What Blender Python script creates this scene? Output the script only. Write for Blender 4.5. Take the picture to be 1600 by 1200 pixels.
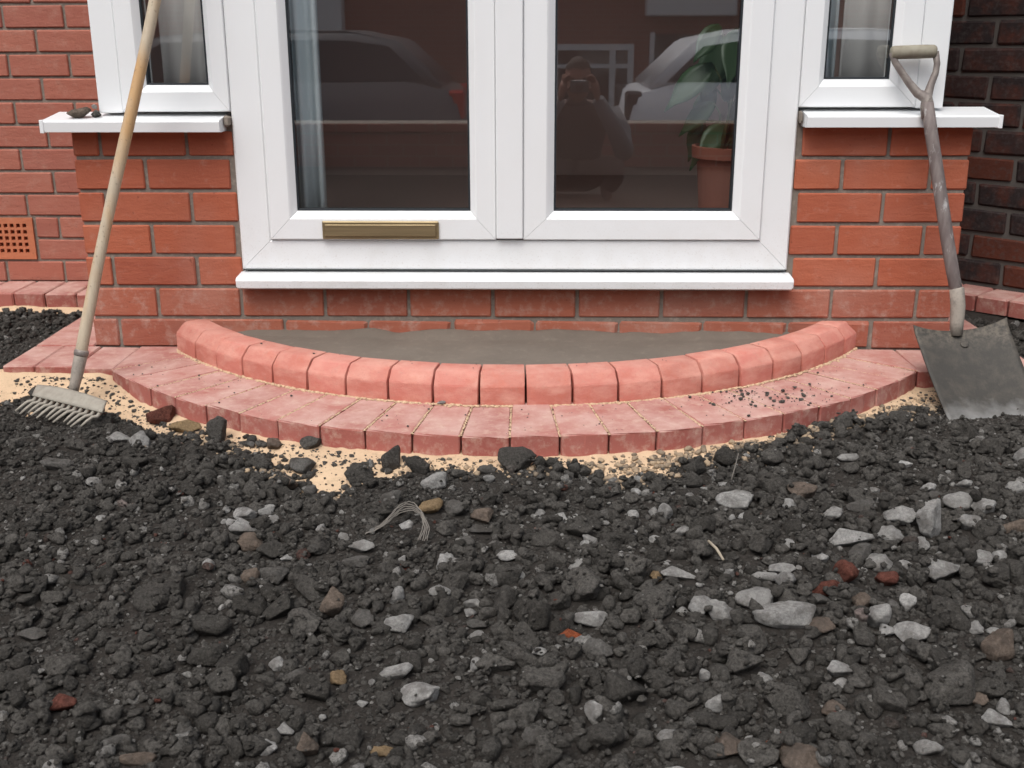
import bpy, bmesh, math, random
import numpy as np
from mathutils import Matrix, Vector

random.seed(7)
rng = np.random.default_rng(11)
S = bpy.context.scene
for o in list(bpy.data.objects):
    bpy.data.objects.remove(o)
COL = S.collection
R = math.radians

# ------------------------------------------------------------------ camera, world, sun, exposure
cam_d = bpy.data.cameras.new('camera')
cam = bpy.data.objects.new('camera', cam_d)
COL.objects.link(cam)
cam_d.sensor_width = 36.0
cam_d.lens = 1751.8 / 1600 * 36
cam_d.clip_start = 0.01
cam_d.clip_end = 500
right = Vector((0.99978, 0.0207, -0.00216))
up = Vector((-0.00416, 0.30042, 0.9538))
fwd = Vector((-0.02039, 0.95358, -0.30045))
cam.matrix_world = Matrix(((right.x, up.x, -fwd.x, 0.1189), (right.y, up.y, -fwd.y, -2.92204),
                           (right.z, up.z, -fwd.z, 0.81635), (0, 0, 0, 1)))
cam_d.dof.use_dof = True
cam_d.dof.focus_distance = 2.0
cam_d.dof.aperture_fstop = 13.0
S.camera = cam

w = bpy.data.worlds.new('World')
S.world = w
w.use_nodes = True
nt = w.node_tree
bg = nt.nodes['Background']
sky = nt.nodes.new('ShaderNodeTexSky')
sky.sky_type = 'NISHITA'
sky.sun_disc = False
sky.sun_elevation = R(58)
sky.sun_rotation = R(200)
sky.air_density = 1.0
sky.dust_density = 4.0
hsv = nt.nodes.new('ShaderNodeHueSaturation')
hsv.inputs['Saturation'].default_value = 0.42
nt.links.new(sky.outputs[0], hsv.inputs['Color'])
nt.links.new(hsv.outputs[0], bg.inputs['Color'])
bg.inputs['Strength'].default_value = 0.12

sun_d = bpy.data.lights.new('sun', 'SUN')
sun_d.energy = 1.0
sun_d.angle = R(40)
sun_d.color = (1.0, 0.985, 0.965)
sun = bpy.data.objects.new('sun', sun_d)
COL.objects.link(sun)
sun.rotation_euler = (R(32), 0, R(-20))     # from behind the camera, high, a little to the left

S.view_settings.view_transform = 'Standard'
S.view_settings.look = 'None'
S.view_settings.exposure = 0.70
S.view_settings.gamma = 1.0
S.view_settings.use_curve_mapping = False

# ------------------------------------------------------------------ material helpers
def node(t, kind, **kw):
    n = t.nodes.new(kind)
    for k, v in kw.items():
        if k.startswith('i_'):
            n.inputs[k[2:].replace('_', ' ')].default_value = v
        else:
            setattr(n, k, v)
    return n

class M:
    """a small builder round one Principled material"""
    def __init__(self, name, base=(.5, .5, .5), rough=.8, metallic=0., spec=.3):
        self.m = bpy.data.materials.new(name)
        self.m.use_nodes = True
        self.t = self.m.node_tree
        self.b = self.t.nodes['Principled BSDF']
        self.b.inputs['Base Color'].default_value = (*base, 1)
        self.b.inputs['Roughness'].default_value = rough
        self.b.inputs['Metallic'].default_value = metallic
        self.b.inputs['Specular IOR Level'].default_value = spec
        self.col = None
        self.base = base
        self.geo = None
    def link(self, a, b):
        self.t.links.new(a, b)
    def pos(self, scale=(1, 1, 1), rnd=False):
        if self.geo is None:
            self.geo = self.t.nodes.new('ShaderNodeNewGeometry')
        v = self.geo.outputs['Position']
        if scale != (1, 1, 1):
            mp = node(self.t, 'ShaderNodeMapping')
            mp.inputs['Scale'].default_value = scale
            self.link(v, mp.inputs['Vector'])
            v = mp.outputs[0]
        return v
    def rand(self, island=False):
        if island:
            if self.geo is None:
                self.geo = self.t.nodes.new('ShaderNodeNewGeometry')
            return self.geo.outputs['Random Per Island']
        return self.t.nodes.new('ShaderNodeObjectInfo').outputs['Random']
    def noise(self, scale, detail=4., rough=.55, stretch=(1, 1, 1), dist=0.):
        n = node(self.t, 'ShaderNodeTexNoise')
        n.inputs['Scale'].default_value = scale
        n.inputs['Detail'].default_value = detail
        n.inputs['Roughness'].default_value = rough
        n.inputs['Distortion'].default_value = dist
        self.link(self.pos(stretch), n.inputs['Vector'])
        return n.outputs['Fac']
    def ramp(self, fac, stops, interp='LINEAR'):
        r = node(self.t, 'ShaderNodeValToRGB')
        r.color_ramp.interpolation = interp
        els = r.color_ramp.elements
        while len(els) < len(stops):
            els.new(.5)
        for e, (p, c) in zip(els, stops):
            e.position = p
            e.color = (c, c, c, 1) if not hasattr(c, '__len__') else (*c, 1)
        self.link(fac, r.inputs[0])
        return r.outputs[0]
    def upface(self, lo=.45, hi=.8):
        if self.geo is None:
            self.geo = self.t.nodes.new('ShaderNodeNewGeometry')
        s = node(self.t, 'ShaderNodeSeparateXYZ')
        self.link(self.geo.outputs['True Normal'], s.inputs[0])
        return self.ramp(s.outputs[2], [(lo, 0), (hi, 1)])
    def math(self, op, a, b=0., clamp=False):
        n = node(self.t, 'ShaderNodeMath', operation=op, use_clamp=clamp)
        for i, v in enumerate((a, b)):
            if isinstance(v, (int, float)):
                n.inputs[i].default_value = v
            else:
                self.link(v, n.inputs[i])
        return n.outputs[0]
    def _c(self):
        if self.col is None:
            n = self.t.nodes.new('ShaderNodeRGB')
            n.outputs[0].default_value = (*self.base, 1)
            self.col = n.outputs[0]
        return self.col
    def mix(self, fac, color, mode='MIX', amt=1.):
        n = node(self.t, 'ShaderNodeMix', data_type='RGBA', blend_type=mode)
        f = fac
        if amt != 1. and not isinstance(fac, (int, float)):
            f = self.math('MULTIPLY', fac, amt)
        if isinstance(f, (int, float)):
            n.inputs[0].default_value = f
        else:
            self.link(f, n.inputs[0])
        self.link(self._c(), n.inputs[6])
        if hasattr(color, '__len__'):
            n.inputs[7].default_value = (*color, 1)
        else:
            self.link(color, n.inputs[7])
        self.col = n.outputs[2]
        return self
    def bump(self, fac, strength=.3, dist=.002):
        n = node(self.t, 'ShaderNodeBump')
        n.inputs['Strength'].default_value = strength
        n.inputs['Distance'].default_value = dist
        self.link(fac, n.inputs['Height'])
        if self.b.inputs['Normal'].links:
            self.link(self.b.inputs['Normal'].links[0].from_socket, n.inputs['Normal'])
        self.link(n.outputs[0], self.b.inputs['Normal'])
        return self
    def roughness(self, fac):
        self.link(fac, self.b.inputs['Roughness'])
        return self
    def done(self):
        if self.col is not None:
            self.link(self.col, self.b.inputs['Base Color'])
        return self.m

def brick_mat(name, base, dark, light, efflo, eff_amt, lo=.56):
    m = M(name, base, .72, spec=.25)
    r = m.rand()
    m.mix(m.ramp(r, [(0, 0), (.3, 0), (1, 1)]), dark, amt=.95)
    m.mix(m.ramp(m.math('FRACT', m.math('MULTIPLY', r, 7.13)), [(0, 0), (.6, 0), (1, 1)]), light, amt=.6)
    m.mix(m.noise(9, 3), dark, amt=.35)
    m.mix(m.ramp(m.noise(60, 3, stretch=(.25, .25, 2.5)), [(.4, 0), (.75, 1)]), light, amt=.3)
    m.mix(m.ramp(m.noise(26, 7, .72), [(lo, 0), (lo + .26, 1)]), efflo, amt=eff_amt)
    m.mix(m.ramp(m.noise(3.5, 3, .6), [(.5, 0), (.75, 1)]), efflo, amt=eff_amt * .35)
    m.mix(m.ramp(m.noise(330, 2), [(.62, 0), (.72, 1)]), dark, amt=.45)
    m.mix(m.ramp(m.noise(120, 3), [(.66, 0), (.72, 1)]), tuple(v * .45 for v in dark), amt=.5)
    m.bump(m.noise(180, 5), .45, .002).bump(m.noise(28, 4, .65, stretch=(.6, .6, 1.6)), .4, .006)
    return m.done()

MAT = {}
MAT['bay_brick'] = brick_mat('smooth orange red brick', (.41, .112, .058), (.29, .080, .050), (.47, .145, .076), (.50, .32, .26), .5)
MAT['base_brick'] = brick_mat('dusty orange red brick', (.37, .115, .068), (.28, .09, .06), (.42, .14, .085), (.48, .35, .29), .7, .5)
MAT['wall_brick'] = brick_mat('matt red brick', (.38, .135, .092), (.31, .105, .078), (.44, .17, .115), (.46, .27, .21), .5, .52)
m = M('blackish purple brick', (.030, .022, .022), .85, spec=.2)
r_ = m.rand()
m.mix(m.ramp(r_, [(0, 0), (.62, 0), (.9, 1)]), (.10, .032, .020), amt=.9)
m.mix(m.ramp(m.noise(16, 4, .6), [(.45, 0), (.7, 1)]), (.13, .038, .022), amt=.55)
m.mix(m.ramp(m.noise(70, 5), [(.5, 0), (.7, 1)]), (.085, .075, .07), amt=.45)
m.bump(m.noise(90, 5), .6, .004)
MAT['dark_brick'] = m.done()

m = M('grey mortar', (.25, .212, .178), .95, spec=.1)
m.mix(m.noise(14, 4), (.17, .148, .127), amt=.9).mix(m.ramp(m.noise(70, 5), [(.5, 0), (.7, 1)]), (.36, .31, .26), amt=.6)
m.bump(m.noise(220, 4), .5, .002)
MAT['mortar'] = m.done()
m = M('dark grey mortar', (.10, .092, .085), .95, spec=.1)
m.mix(m.noise(18, 4), (.145, .13, .118), amt=.8).bump(m.noise(200, 4), .5, .002)
MAT['dark_mortar'] = m.done()
m = M('wet smooth mortar', (.19, .158, .128), .7, spec=.35)
m.mix(m.noise(7, 5, .6), (.105, .088, .072), amt=.9).mix(m.ramp(m.noise(45, 5), [(.55, 0), (.75, 1)]), (.22, .185, .15), amt=.5)
m.bump(m.noise(26, 6, .65), .45, .006).bump(m.noise(260, 3), .3, .0015)
MAT['bed'] = m.done()

m = M('salmon concrete kerb', (.56, .195, .155), .82, spec=.2)
r_ = m.rand()
m.mix(m.ramp(r_, [(0, 0), (1, 1)]), (.45, .155, .115), amt=.9)
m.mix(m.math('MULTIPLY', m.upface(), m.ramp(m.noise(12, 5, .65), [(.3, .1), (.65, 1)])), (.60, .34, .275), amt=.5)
m.mix(m.ramp(m.noise(55, 6, .75), [(.56, 0), (.7, 1)]), (.40, .27, .21), amt=.4)
m.mix(m.ramp(m.noise(14, 4, .6, stretch=(1, 1, 2.2)), [(.42, 0), (.7, 1)]), (.64, .33, .26), amt=.8)
m.mix(m.ramp(m.noise(34, 5, .6), [(.5, 0), (.72, 1)]), (.52, .165, .115), amt=.5)
m.mix(m.ramp(m.noise(420, 2), [(.64, 0), (.74, 1)]), (.30, .10, .08), amt=.5)
m.bump(m.noise(300, 5, .7), .6, .002).bump(m.noise(45, 5, .65), .45, .005)
MAT['kerb'] = m.done()

m = M('dusty red concrete paver', (.39, .135, .110), .9, spec=.15)
r_ = m.rand()
m.mix(m.ramp(r_, [(0, 0), (1, 1)]), (.30, .095, .078), amt=.9)
m.mix(m.math('MULTIPLY', m.upface(), m.ramp(m.noise(9, 5, .62), [(.3, .1), (.66, 1)])), (.58, .40, .35), amt=.75)
m.mix(m.ramp(m.noise(14, 5, .62), [(.5, 0), (.75, 1)]), (.56, .38, .32), amt=.6)
m.mix(m.ramp(m.noise(40, 6, .7), [(.5, 0), (.7, 1)]), (.62, .48, .38), amt=.45)
m.mix(m.ramp(m.noise(520, 2), [(.63, 0), (.72, 1)]), (.2, .1, .08), amt=.45)
m.bump(m.noise(340, 4), .4, .0018).bump(m.noise(30, 4), .3, .004)
MAT['paver'] = m.done()

m = M('white upvc', (.80, .815, .82), .32, spec=.45)
m.mix(m.ramp(m.noise(5, 5, .6), [(.45, 0), (.8, 1)]), (.74, .735, .715), amt=.3)
m.mix(m.ramp(m.noise(150, 4, .7), [(.66, 0), (.76, 1)]), (.55, .52, .48), amt=.25)
sp = node(m.t, 'ShaderNodeSeparateXYZ')
m.link(m.pos(), sp.inputs[0])
low = m.ramp(sp.outputs[2], [(.17, 1), (.40, 0)])                       # splashes of dirt off the ground
m.mix(m.math('MULTIPLY', low, m.ramp(m.noise(210, 4, .75), [(.58, 0), (.68, 1)])), (.36, .31, .26), amt=.5)
m.mix(m.math('MULTIPLY', low, m.ramp(m.noise(12, 5, .7), [(.45, 0), (.75, 1)])), (.62, .60, .56), amt=.45)
MAT['upvc'] = m.done()
MAT['gasket'] = M('black rubber gasket', (.02, .025, .03), .6).done()
MAT['shadow_gap'] = M('grey shadow strip', (.12, .13, .13), .8).done()
m = M('brushed brass', (.42, .33, .19), .42, metallic=.75)
m.mix(m.ramp(m.noise(30, 4, stretch=(.15, 1, 6)), [(.35, 0), (.7, 1)]), (.24, .18, .10), amt=.7)
MAT['brass'] = m.done()

def glass_mat(name, ior, tint):
    g = bpy.data.materials.new(name)
    g.use_nodes = True
    t = g.node_tree
    t.nodes.remove(t.nodes['Principled BSDF'])
    tr = node(t, 'ShaderNodeBsdfTransparent')
    tr.inputs[0].default_value = (*tint, 1)
    gl = node(t, 'ShaderNodeBsdfGlossy')
    gl.inputs['Roughness'].default_value = 0.012
    gl.inputs['Color'].default_value = (1, 1, 1, 1)
    lw = node(t, 'ShaderNodeLayerWeight')           # Schlick, the same from both sides
    lw.inputs['Blend'].default_value = .5
    pw = node(t, 'ShaderNodeMath', operation='POWER'); pw.inputs[1].default_value = 5.
    fr = node(t, 'ShaderNodeMath', operation='MULTIPLY_ADD'); fr.inputs[1].default_value = 1 - ior; fr.inputs[2].default_value = ior
    t.links.new(lw.outputs['Facing'], pw.inputs[0]); t.links.new(pw.outputs[0], fr.inputs[0])
    mx = node(t, 'ShaderNodeMixShader')
    t.links.new(fr.outputs[0], mx.inputs[0])
    t.links.new(tr.outputs[0], mx.inputs[1])
    t.links.new(gl.outputs[0], mx.inputs[2])
    t.links.new(mx.outputs[0], t.nodes['Material Output'].inputs[0])
    return g
MAT['glass'] = glass_mat('double glazing', .21, (.86, .88, .87))

def stone_mat(name, c1, c2, island=False, pale=None, blot=None, blot_amt=.6, bs=1., extra=None, dust=None):
    m = M(name, c1, .93, spec=.12)
    r = m.rand(island)
    m.mix(r, c2)
    if pale is not None:
        m.mix(m.ramp(m.math('FRACT', m.math('MULTIPLY', r, 17.3)), [(0, 0), (.945, 0), (.965, 1)]), pale)
    if extra is not None:
        m.mix(m.ramp(m.math('FRACT', m.math('MULTIPLY', r, 29.7)), [(0, 0), (.9955, 0), (.997, 1)]), extra)
    if blot is not None:
        m.mix(m.ramp(m.noise(48, 6, .7), [(.42, 0), (.74, 1)]), blot, amt=blot_amt)
        m.mix(m.ramp(m.noise(420, 5, .7), [(.56, 0), (.72, 1)]), blot, amt=blot_amt * .8)
    m.mix(m.ramp(m.noise(260, 5, .75), [(.55, 0), (.75, 1)]), tuple(min(1, v * 1.75 + .02) for v in c2), amt=.55)
    if dust is not None:
        m.mix(m.ramp(m.noise(24, 5, .7), [(.47, 0), (.66, 1)]), dust, amt=.85)
    m.mix(m.ramp(m.noise(190, 6, .75), [(.36, 1), (.58, 0)]), tuple(v * .42 for v in c1), amt=.7)
    m.bump(m.noise(85, 7, .78), 1. * bs, .014).bump(m.noise(380, 4, .7), 1. * bs, .003)
    return m.done()
DK1, DK2 = (.066, .061, .054), (.158, .147, .132)
MAT['dark_stone'] = stone_mat('soil coated dark stone', DK1, DK2, blot=(.13, .116, .10), blot_amt=.25)
MAT['gravel'] = stone_mat('dark rubble', DK1, DK2, island=True, pale=(.36, .345, .32), extra=(.17, .055, .038))
MAT['pale'] = stone_mat('pale concrete', (.62, .605, .575), (.44, .425, .40), blot=(.15, .135, .12), blot_amt=.62, dust=(.20, .183, .165), bs=1.3)
MAT['grey'] = stone_mat('grey stone', (.20, .19, .175), (.155, .145, .132), blot=(.10, .09, .08), blot_amt=.6, dust=(.09, .08, .07))
MAT['tan'] = stone_mat('dusty beige stone', (.27, .21, .165), (.21, .165, .135), blot=(.11, .09, .075), blot_amt=.6, dust=(.12, .10, .085))
MAT['sandstone'] = stone_mat('yellow sandstone', (.40, .28, .15), (.34, .24, .14), blot=(.18, .13, .09), blot_amt=.5)
MAT['red_frag'] = stone_mat('dull red brick rubble', (.17, .062, .045), (.20, .075, .055), blot=(.10, .06, .05), blot_amt=.5)
MAT['orange_frag'] = stone_mat('orange brick rubble', (.36, .10, .045), (.40, .12, .05), blot=(.2, .07, .045), blot_amt=.4)
m = M('dark crumbly soil', (.044, .039, .034), .97, spec=.08)
m.mix(m.noise(11, 5), (.072, .064, .057), amt=.8).mix(m.ramp(m.noise(140, 4, .65), [(.5, 0), (.7, 1)]), (.12, .106, .094), amt=.45)
m.bump(m.noise(95, 7, .75), 1., .012).bump(m.noise(420, 4, .7), .9, .003)
MAT['soil'] = m.done()
m = M('building sand', (.68, .50, .33), .95, spec=.1)
m.mix(m.noise(8, 5, .6), (.52, .37, .24), amt=.9).mix(m.ramp(m.noise(35, 5, .7), [(.56, 0), (.72, 1)]), (.34, .25, .17), amt=.65)
m.mix(m.ramp(m.noise(300, 3), [(.64, 0), (.72, 1)]), (.20, .15, .11), amt=.7)
m.bump(m.noise(60, 6, .7), .6, .008).bump(m.noise(700, 3), .4, .001)
MAT['sand'] = m.done()

m = M('worn ash wood', (.50, .42, .31), .65, spec=.3)
m.mix(m.ramp(m.noise(16, 5, .6, stretch=(3, 3, .35)), [(.4, 0), (.7, 1)]), (.36, .29, .21), amt=.6)
m.mix(m.ramp(m.noise(4, 3, stretch=(2, 2, .5)), [(.46, 0), (.6, 1)]), (.50, .27, .09), amt=.7)
m.mix(m.ramp(m.noise(120, 4), [(.62, 0), (.72, 1)]), (.12, .10, .08), amt=.6)
m.bump(m.noise(60, 4, stretch=(3, 3, .3)), .3, .002)
MAT['wood'] = m.done()
m = M('weathered grey wood', (.135, .108, .102), .6, spec=.3)
m.mix(m.ramp(m.noise(20, 5, .6, stretch=(3, 3, .3)), [(.4, 0), (.68, 1)]), (.24, .205, .19), amt=.8)
m.mix(m.ramp(m.noise(26, 5, .7, stretch=(1.6, 1.6, .6)), [(.56, 0), (.64, 1)]), (.50, .49, .48), amt=.6)
m.bump(m.noise(70, 4, stretch=(3, 3, .3)), .4, .002)
MAT['grey_wood'] = m.done()
m = M('grey yoke metal', (.20, .17, .155), .55, metallic=.3)
m.mix(m.ramp(m.noise(40, 5, .6), [(.45, 0), (.68, 1)]), (.30, .27, .24), amt=.8)
m.mix(m.ramp(m.noise(60, 4, .6), [(.6, 0), (.7, 1)]), (.10, .075, .065), amt=.7)
MAT['yoke'] = m.done()
m = M('worn cream grip', (.28, .26, .20), .6, spec=.3)
m.mix(m.ramp(m.noise(24, 4, .6), [(.42, 0), (.66, 1)]), (.20, .17, .125), amt=.8)
MAT['grip'] = m.done()
m = M('cement dusted steel', (.33, .305, .255), .7, metallic=.1)
m.mix(m.ramp(m.noise(45, 5, .65), [(.42, 0), (.68, 1)]), (.24, .215, .18), amt=.8).bump(m.noise(160, 4), .35, .002)
MAT['rake_steel'] = m.done()
m = M('cement coated socket', (.34, .30, .255), .75, metallic=.15)
m.mix(m.ramp(m.noise(60, 5, .65), [(.45, 0), (.66, 1)]), (.21, .185, .16), amt=.8).bump(m.noise(160, 4), .35, .002)
MAT['socket'] = m.done()
m = M('muddy shovel steel', (.058, .054, .048), .62, metallic=.25)
sx = node(m.t, 'ShaderNodeSeparateXYZ')
m.link(m.pos(), sx.inputs[0])
hz = m.math('ADD', sx.outputs[2], m.math('MULTIPLY', m.noise(28, 4), .05))
m.mix(m.ramp(m.noise(30, 6, .7), [(.45, 0), (.7, 1)]), (.095, .084, .07), amt=.8)
mud = m.ramp(m.math('MULTIPLY', m.math('ADD', hz, .0), 5.), [(.42, 0), (.62, 1)])
m.mix(m.math('MULTIPLY', mud, m.ramp(m.noise(75, 6, .7), [(.42, 0), (.6, 1)])), (.15, .13, .105), amt=.8)
edge = m.ramp(m.math('ADD', m.math('MULTIPLY', hz, 7.), .5), [(.16, 1), (.46, 0)])
m.mix(edge, (.36, .36, .35), amt=.75)
m.bump(m.noise(90, 6, .7), .5, .004)
MAT['blade'] = m.done()
MAT['terracotta_vent'] = brick_mat('terracotta vent', (.50, .17, .085), (.42, .14, .075), (.55, .20, .10), (.5, .3, .2), .3)
MAT['black'] = M('black void', (.012, .011, .01), .9).done()

# ------------------------------------------------------------------ object helpers
def link(o, parent=None):
    COL.objects.link(o)
    if parent is not None:
        o.parent = parent
    return o
def mesh_from(name, verts, faces, mat=None, smooth=False):
    me = bpy.data.meshes.new(name)
    me.from_pydata([tuple(v) for v in verts], [], faces)
    if smooth:
        me.polygons.foreach_set('use_smooth', [True] * len(me.polygons))
    if mat is not None:
        me.materials.append(mat)
    me.update()
    return me
def bm_mesh(name, bm, mat=None, smooth=False):
    bmesh.ops.recalc_face_normals(bm, faces=bm.faces)
    me = bpy.data.meshes.new(name)
    bm.to_mesh(me)
    bm.free()
    if smooth:
        me.polygons.foreach_set('use_smooth', [True] * len(me.polygons))
    if mat is not None:
        me.materials.append(mat)
    return me
def obj(name, me, parent=None, loc=(0, 0, 0), rot=(0, 0, 0)):
    o = bpy.data.objects.new(name, me)
    o.location = loc
    o.rotation_euler = rot
    return link(o, parent)
def tag(o, label=None, cat=None, group=None, kind=None):
    if label: o['label'] = label
    if cat: o['category'] = cat
    if group: o['group'] = group
    if kind: o['kind'] = kind
    return o
def thing(name, label, cat, loc=(0, 0, 0), group=None, kind='thing'):
    o = bpy.data.objects.new(name, None)
    o.empty_display_size = .05
    o.location = loc
    link(o)
    return tag(o, label, cat, group, kind)
def bm_box(bm, x0, x1, y0, y1, z0, z1, bev=0., seg=1):
    g = bmesh.ops.create_cube(bm, size=1)
    vs = g['verts']
    for v in vs:
        v.co = Vector(((x0 + x1) / 2 + v.co.x * (x1 - x0), (y0 + y1) / 2 + v.co.y * (y1 - y0), (z0 + z1) / 2 + v.co.z * (z1 - z0)))
    if bev:
        es = list({e for v in vs for e in v.link_edges})
        bmesh.ops.bevel(bm, geom=es, offset=bev, segments=seg, affect='EDGES', profile=.5)
def box_mesh(name, x0, x1, y0, y1, z0, z1, mat, bev=0., seg=1):
    bm = bmesh.new()
    bm_box(bm, x0, x1, y0, y1, z0, z1, bev, seg)
    return bm_mesh(name, bm, mat)
def bm_prism(bm, poly, z0, z1, bev=0., low=.0, seg=1):
    """vertical prism over a plan polygon, top arrises chamfered"""
    n = len(poly)
    bot = [bm.verts.new((x, y, z0)) for x, y in poly]
    top = [bm.verts.new((x, y, z1)) for x, y in poly]
    bm.faces.new(bot[::-1])
    f = bm.faces.new(top)
    es = list(f.edges)
    for i in range(n):
        sf = bm.faces.new((bot[i], bot[(i + 1) % n], top[(i + 1) % n], top[i]))
    for i in range(n):
        e = bm.edges.get((bot[i], top[i]))
        es.append(e)
    if bev:
        bmesh.ops.bevel(bm, geom=es, offset=bev, segments=seg, affect='EDGES', profile=.5)
def bm_tube(bm, pts, rad, n=12, flat=None):
    """tapered tube along pts; flat=(axis vector, factor) squashes the section along that axis"""
    pts = [Vector(p) for p in pts]
    if not hasattr(rad, '__len__'):
        rad = [rad] * len(pts)
    prev = None
    rings = []
    for i, p in enumerate(pts):
        d = (pts[min(i + 1, len(pts) - 1)] - pts[max(i - 1, 0)]).normalized()
        if prev is None:
            a = Vector((0, 0, 1)) if abs(d.z) < .8 else Vector((1, 0, 0))
            u = d.cross(a).normalized()
        else:
            u = (prev - d * prev.dot(d)).normalized()
        prev = u
        v = d.cross(u)
        ring = []
        for k in range(n):
            t = 2 * math.pi * k / n
            off = (u * math.cos(t) + v * math.sin(t)) * rad[i]
            if flat is not None:
                ax = Vector(flat[0])
                off -= ax * off.dot(ax) * (1 - flat[1])
            ring.append(bm.verts.new(p + off))
        rings.append(ring)
    for a, b in zip(rings, rings[1:]):
        for k in range(n):
            bm.faces.new((a[k], a[(k + 1) % n], b[(k + 1) % n], b[k]))
    bm.faces.new(rings[0][::-1])
    bm.faces.new(rings[-1])
def tube_mesh(name, pts, rad, mat, n=12, flat=None):
    bm = bmesh.new()
    bm_tube(bm, pts, rad, n, flat)
    me = bm_mesh(name, bm, mat, True)
    return me
def sheet_mesh(name, grid, t, mat, smooth=True):
    """a solid sheet of thickness t from a grid of points [row][col]"""
    bm = bmesh.new()
    g = [[Vector(p) for p in row] for row in grid]
    nr, nc = len(g), len(g[0])
    def nrm(i, j):
        a = g[min(i + 1, nr - 1)][j] - g[max(i - 1, 0)][j]
        b = g[i][min(j + 1, nc - 1)] - g[i][max(j - 1, 0)]
        return a.cross(b).normalized()
    A = [[bm.verts.new(g[i][j] + nrm(i, j) * t / 2) for j in range(nc)] for i in range(nr)]
    B = [[bm.verts.new(g[i][j] - nrm(i, j) * t / 2) for j in range(nc)] for i in range(nr)]
    for i in range(nr - 1):
        for j in range(nc - 1):
            bm.faces.new((A[i][j], A[i + 1][j], A[i + 1][j + 1], A[i][j + 1]))
            bm.faces.new((B[i][j], B[i][j + 1], B[i + 1][j + 1], B[i + 1][j]))
    def rim(seq):
        for (i, j), (k, l) in zip(seq, seq[1:]):
            bm.faces.new((A[i][j], A[k][l], B[k][l], B[i][j]))
    rim([(i, 0) for i in range(nr)])
    rim([(nr - 1, j) for j in range(nc)])
    rim([(i, nc - 1) for i in range(nr - 1, -1, -1)])
    rim([(0, j) for j in range(nc - 1, -1, -1)])
    me = bm_mesh(name, bm, mat, smooth)
    return me
def lathe_mesh(name, prof, mat, n=32, c=(0, 0, 0)):
    bm = bmesh.new()
    rings = [[bm.verts.new((c[0] + r * math.cos(2 * math.pi * k / n), c[1] + r * math.sin(2 * math.pi * k / n), c[2] + z)) for k in range(n)] for r, z in prof]
    for a, b in zip(rings, rings[1:]):
        for k in range(n):
            bm.faces.new((a[k], a[(k + 1) % n], b[(k + 1) % n], b[k]))
    bm.faces.new(rings[0][::-1]); bm.faces.new(rings[-1])
    return bm_mesh(name, bm, mat, False)
def vnoise(x, y, f, seed=0):
    """cheap smooth value noise, vectorised, about -1..1"""
    x = np.asarray(x) * f + seed * 17.3; y = np.asarray(y) * f + seed * 9.1
    xi = np.floor(x).astype(np.int64); yi = np.floor(y).astype(np.int64)
    xf = x - xi; yf = y - yi
    def h(a, b):
        n = (a * 374761393 + b * 668265263 + seed * 144665) & 0x7fffffff
        n = ((n ^ (n >> 13)) * 1274126177) & 0x7fffffff
        return ((n ^ (n >> 16)) & 0xffff) / 32767.5 - 1
    u = xf * xf * (3 - 2 * xf); v = yf * yf * (3 - 2 * yf)
    return (h(xi, yi) * (1 - u) + h(xi + 1, yi) * u) * (1 - v) + (h(xi, yi + 1) * (1 - u) + h(xi + 1, yi + 1) * u) * v

m = M('sand caked crumbs', (.40, .30, .20), .95, spec=.1)
m.mix(m.rand(True), (.16, .13, .10)).bump(m.noise(300, 4), .6, .003)
MAT['sandy_crumb'] = m.done()

# ------------------------------------------------------------------ brickwork
BR = {}
def brick_mesh(L, H, D, mat, var, bev=.0035, rag=0.):
    k = (round(L, 3), round(H, 3), round(D, 3), mat, var, rag)
    if k not in BR:
        bm = bmesh.new()
        bm_box(bm, -L / 2, L / 2, 0, D, -H / 2, H / 2, bev)
        rr = random.Random(str(k))
        for v in bm.verts:
            v.co += Vector((rr.uniform(-1, 1), rr.uniform(-1, 1) * .8, rr.uniform(-1, 1))) * (.0009 + rag)
        BR[k] = bm_mesh('brick', bm, MAT[mat])
    return BR[k]
def brick(parent, x0, x1, z0, z1, mat, y=0., D=.09, side=None, rag=0., name='brick', bev=.0035):
    """one brick: face in the parent's XZ plane, or on a return (side = +1 / -1 faces +X / -X)"""
    me = brick_mesh(x1 - x0, z1 - z0, D, mat, random.randint(0, 2), bev, rag)
    j = random.uniform(-.0012, .0012)
    if side is None:
        return obj(name, me, parent, ((x0 + x1) / 2, y + j, (z0 + z1) / 2), (random.uniform(-.004, .004), random.uniform(-.004, .004), random.uniform(-.006, .006)))
    # x0, x1 run along Y here and y is the X of the face
    return obj(name, me, parent, (y + j, (x0 + x1) / 2, (z0 + z1) / 2), (0, 0, -math.pi / 2 if side < 0 else math.pi / 2))

BX0, BX1 = -1.078, 1.226             # the bay's corners
DX0, DX1 = -.658, .780               # the door frame
ZC, CH, XE0, ST = .0794, .0851, -.8945, .225
MJ = .0047                           # half a joint

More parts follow.
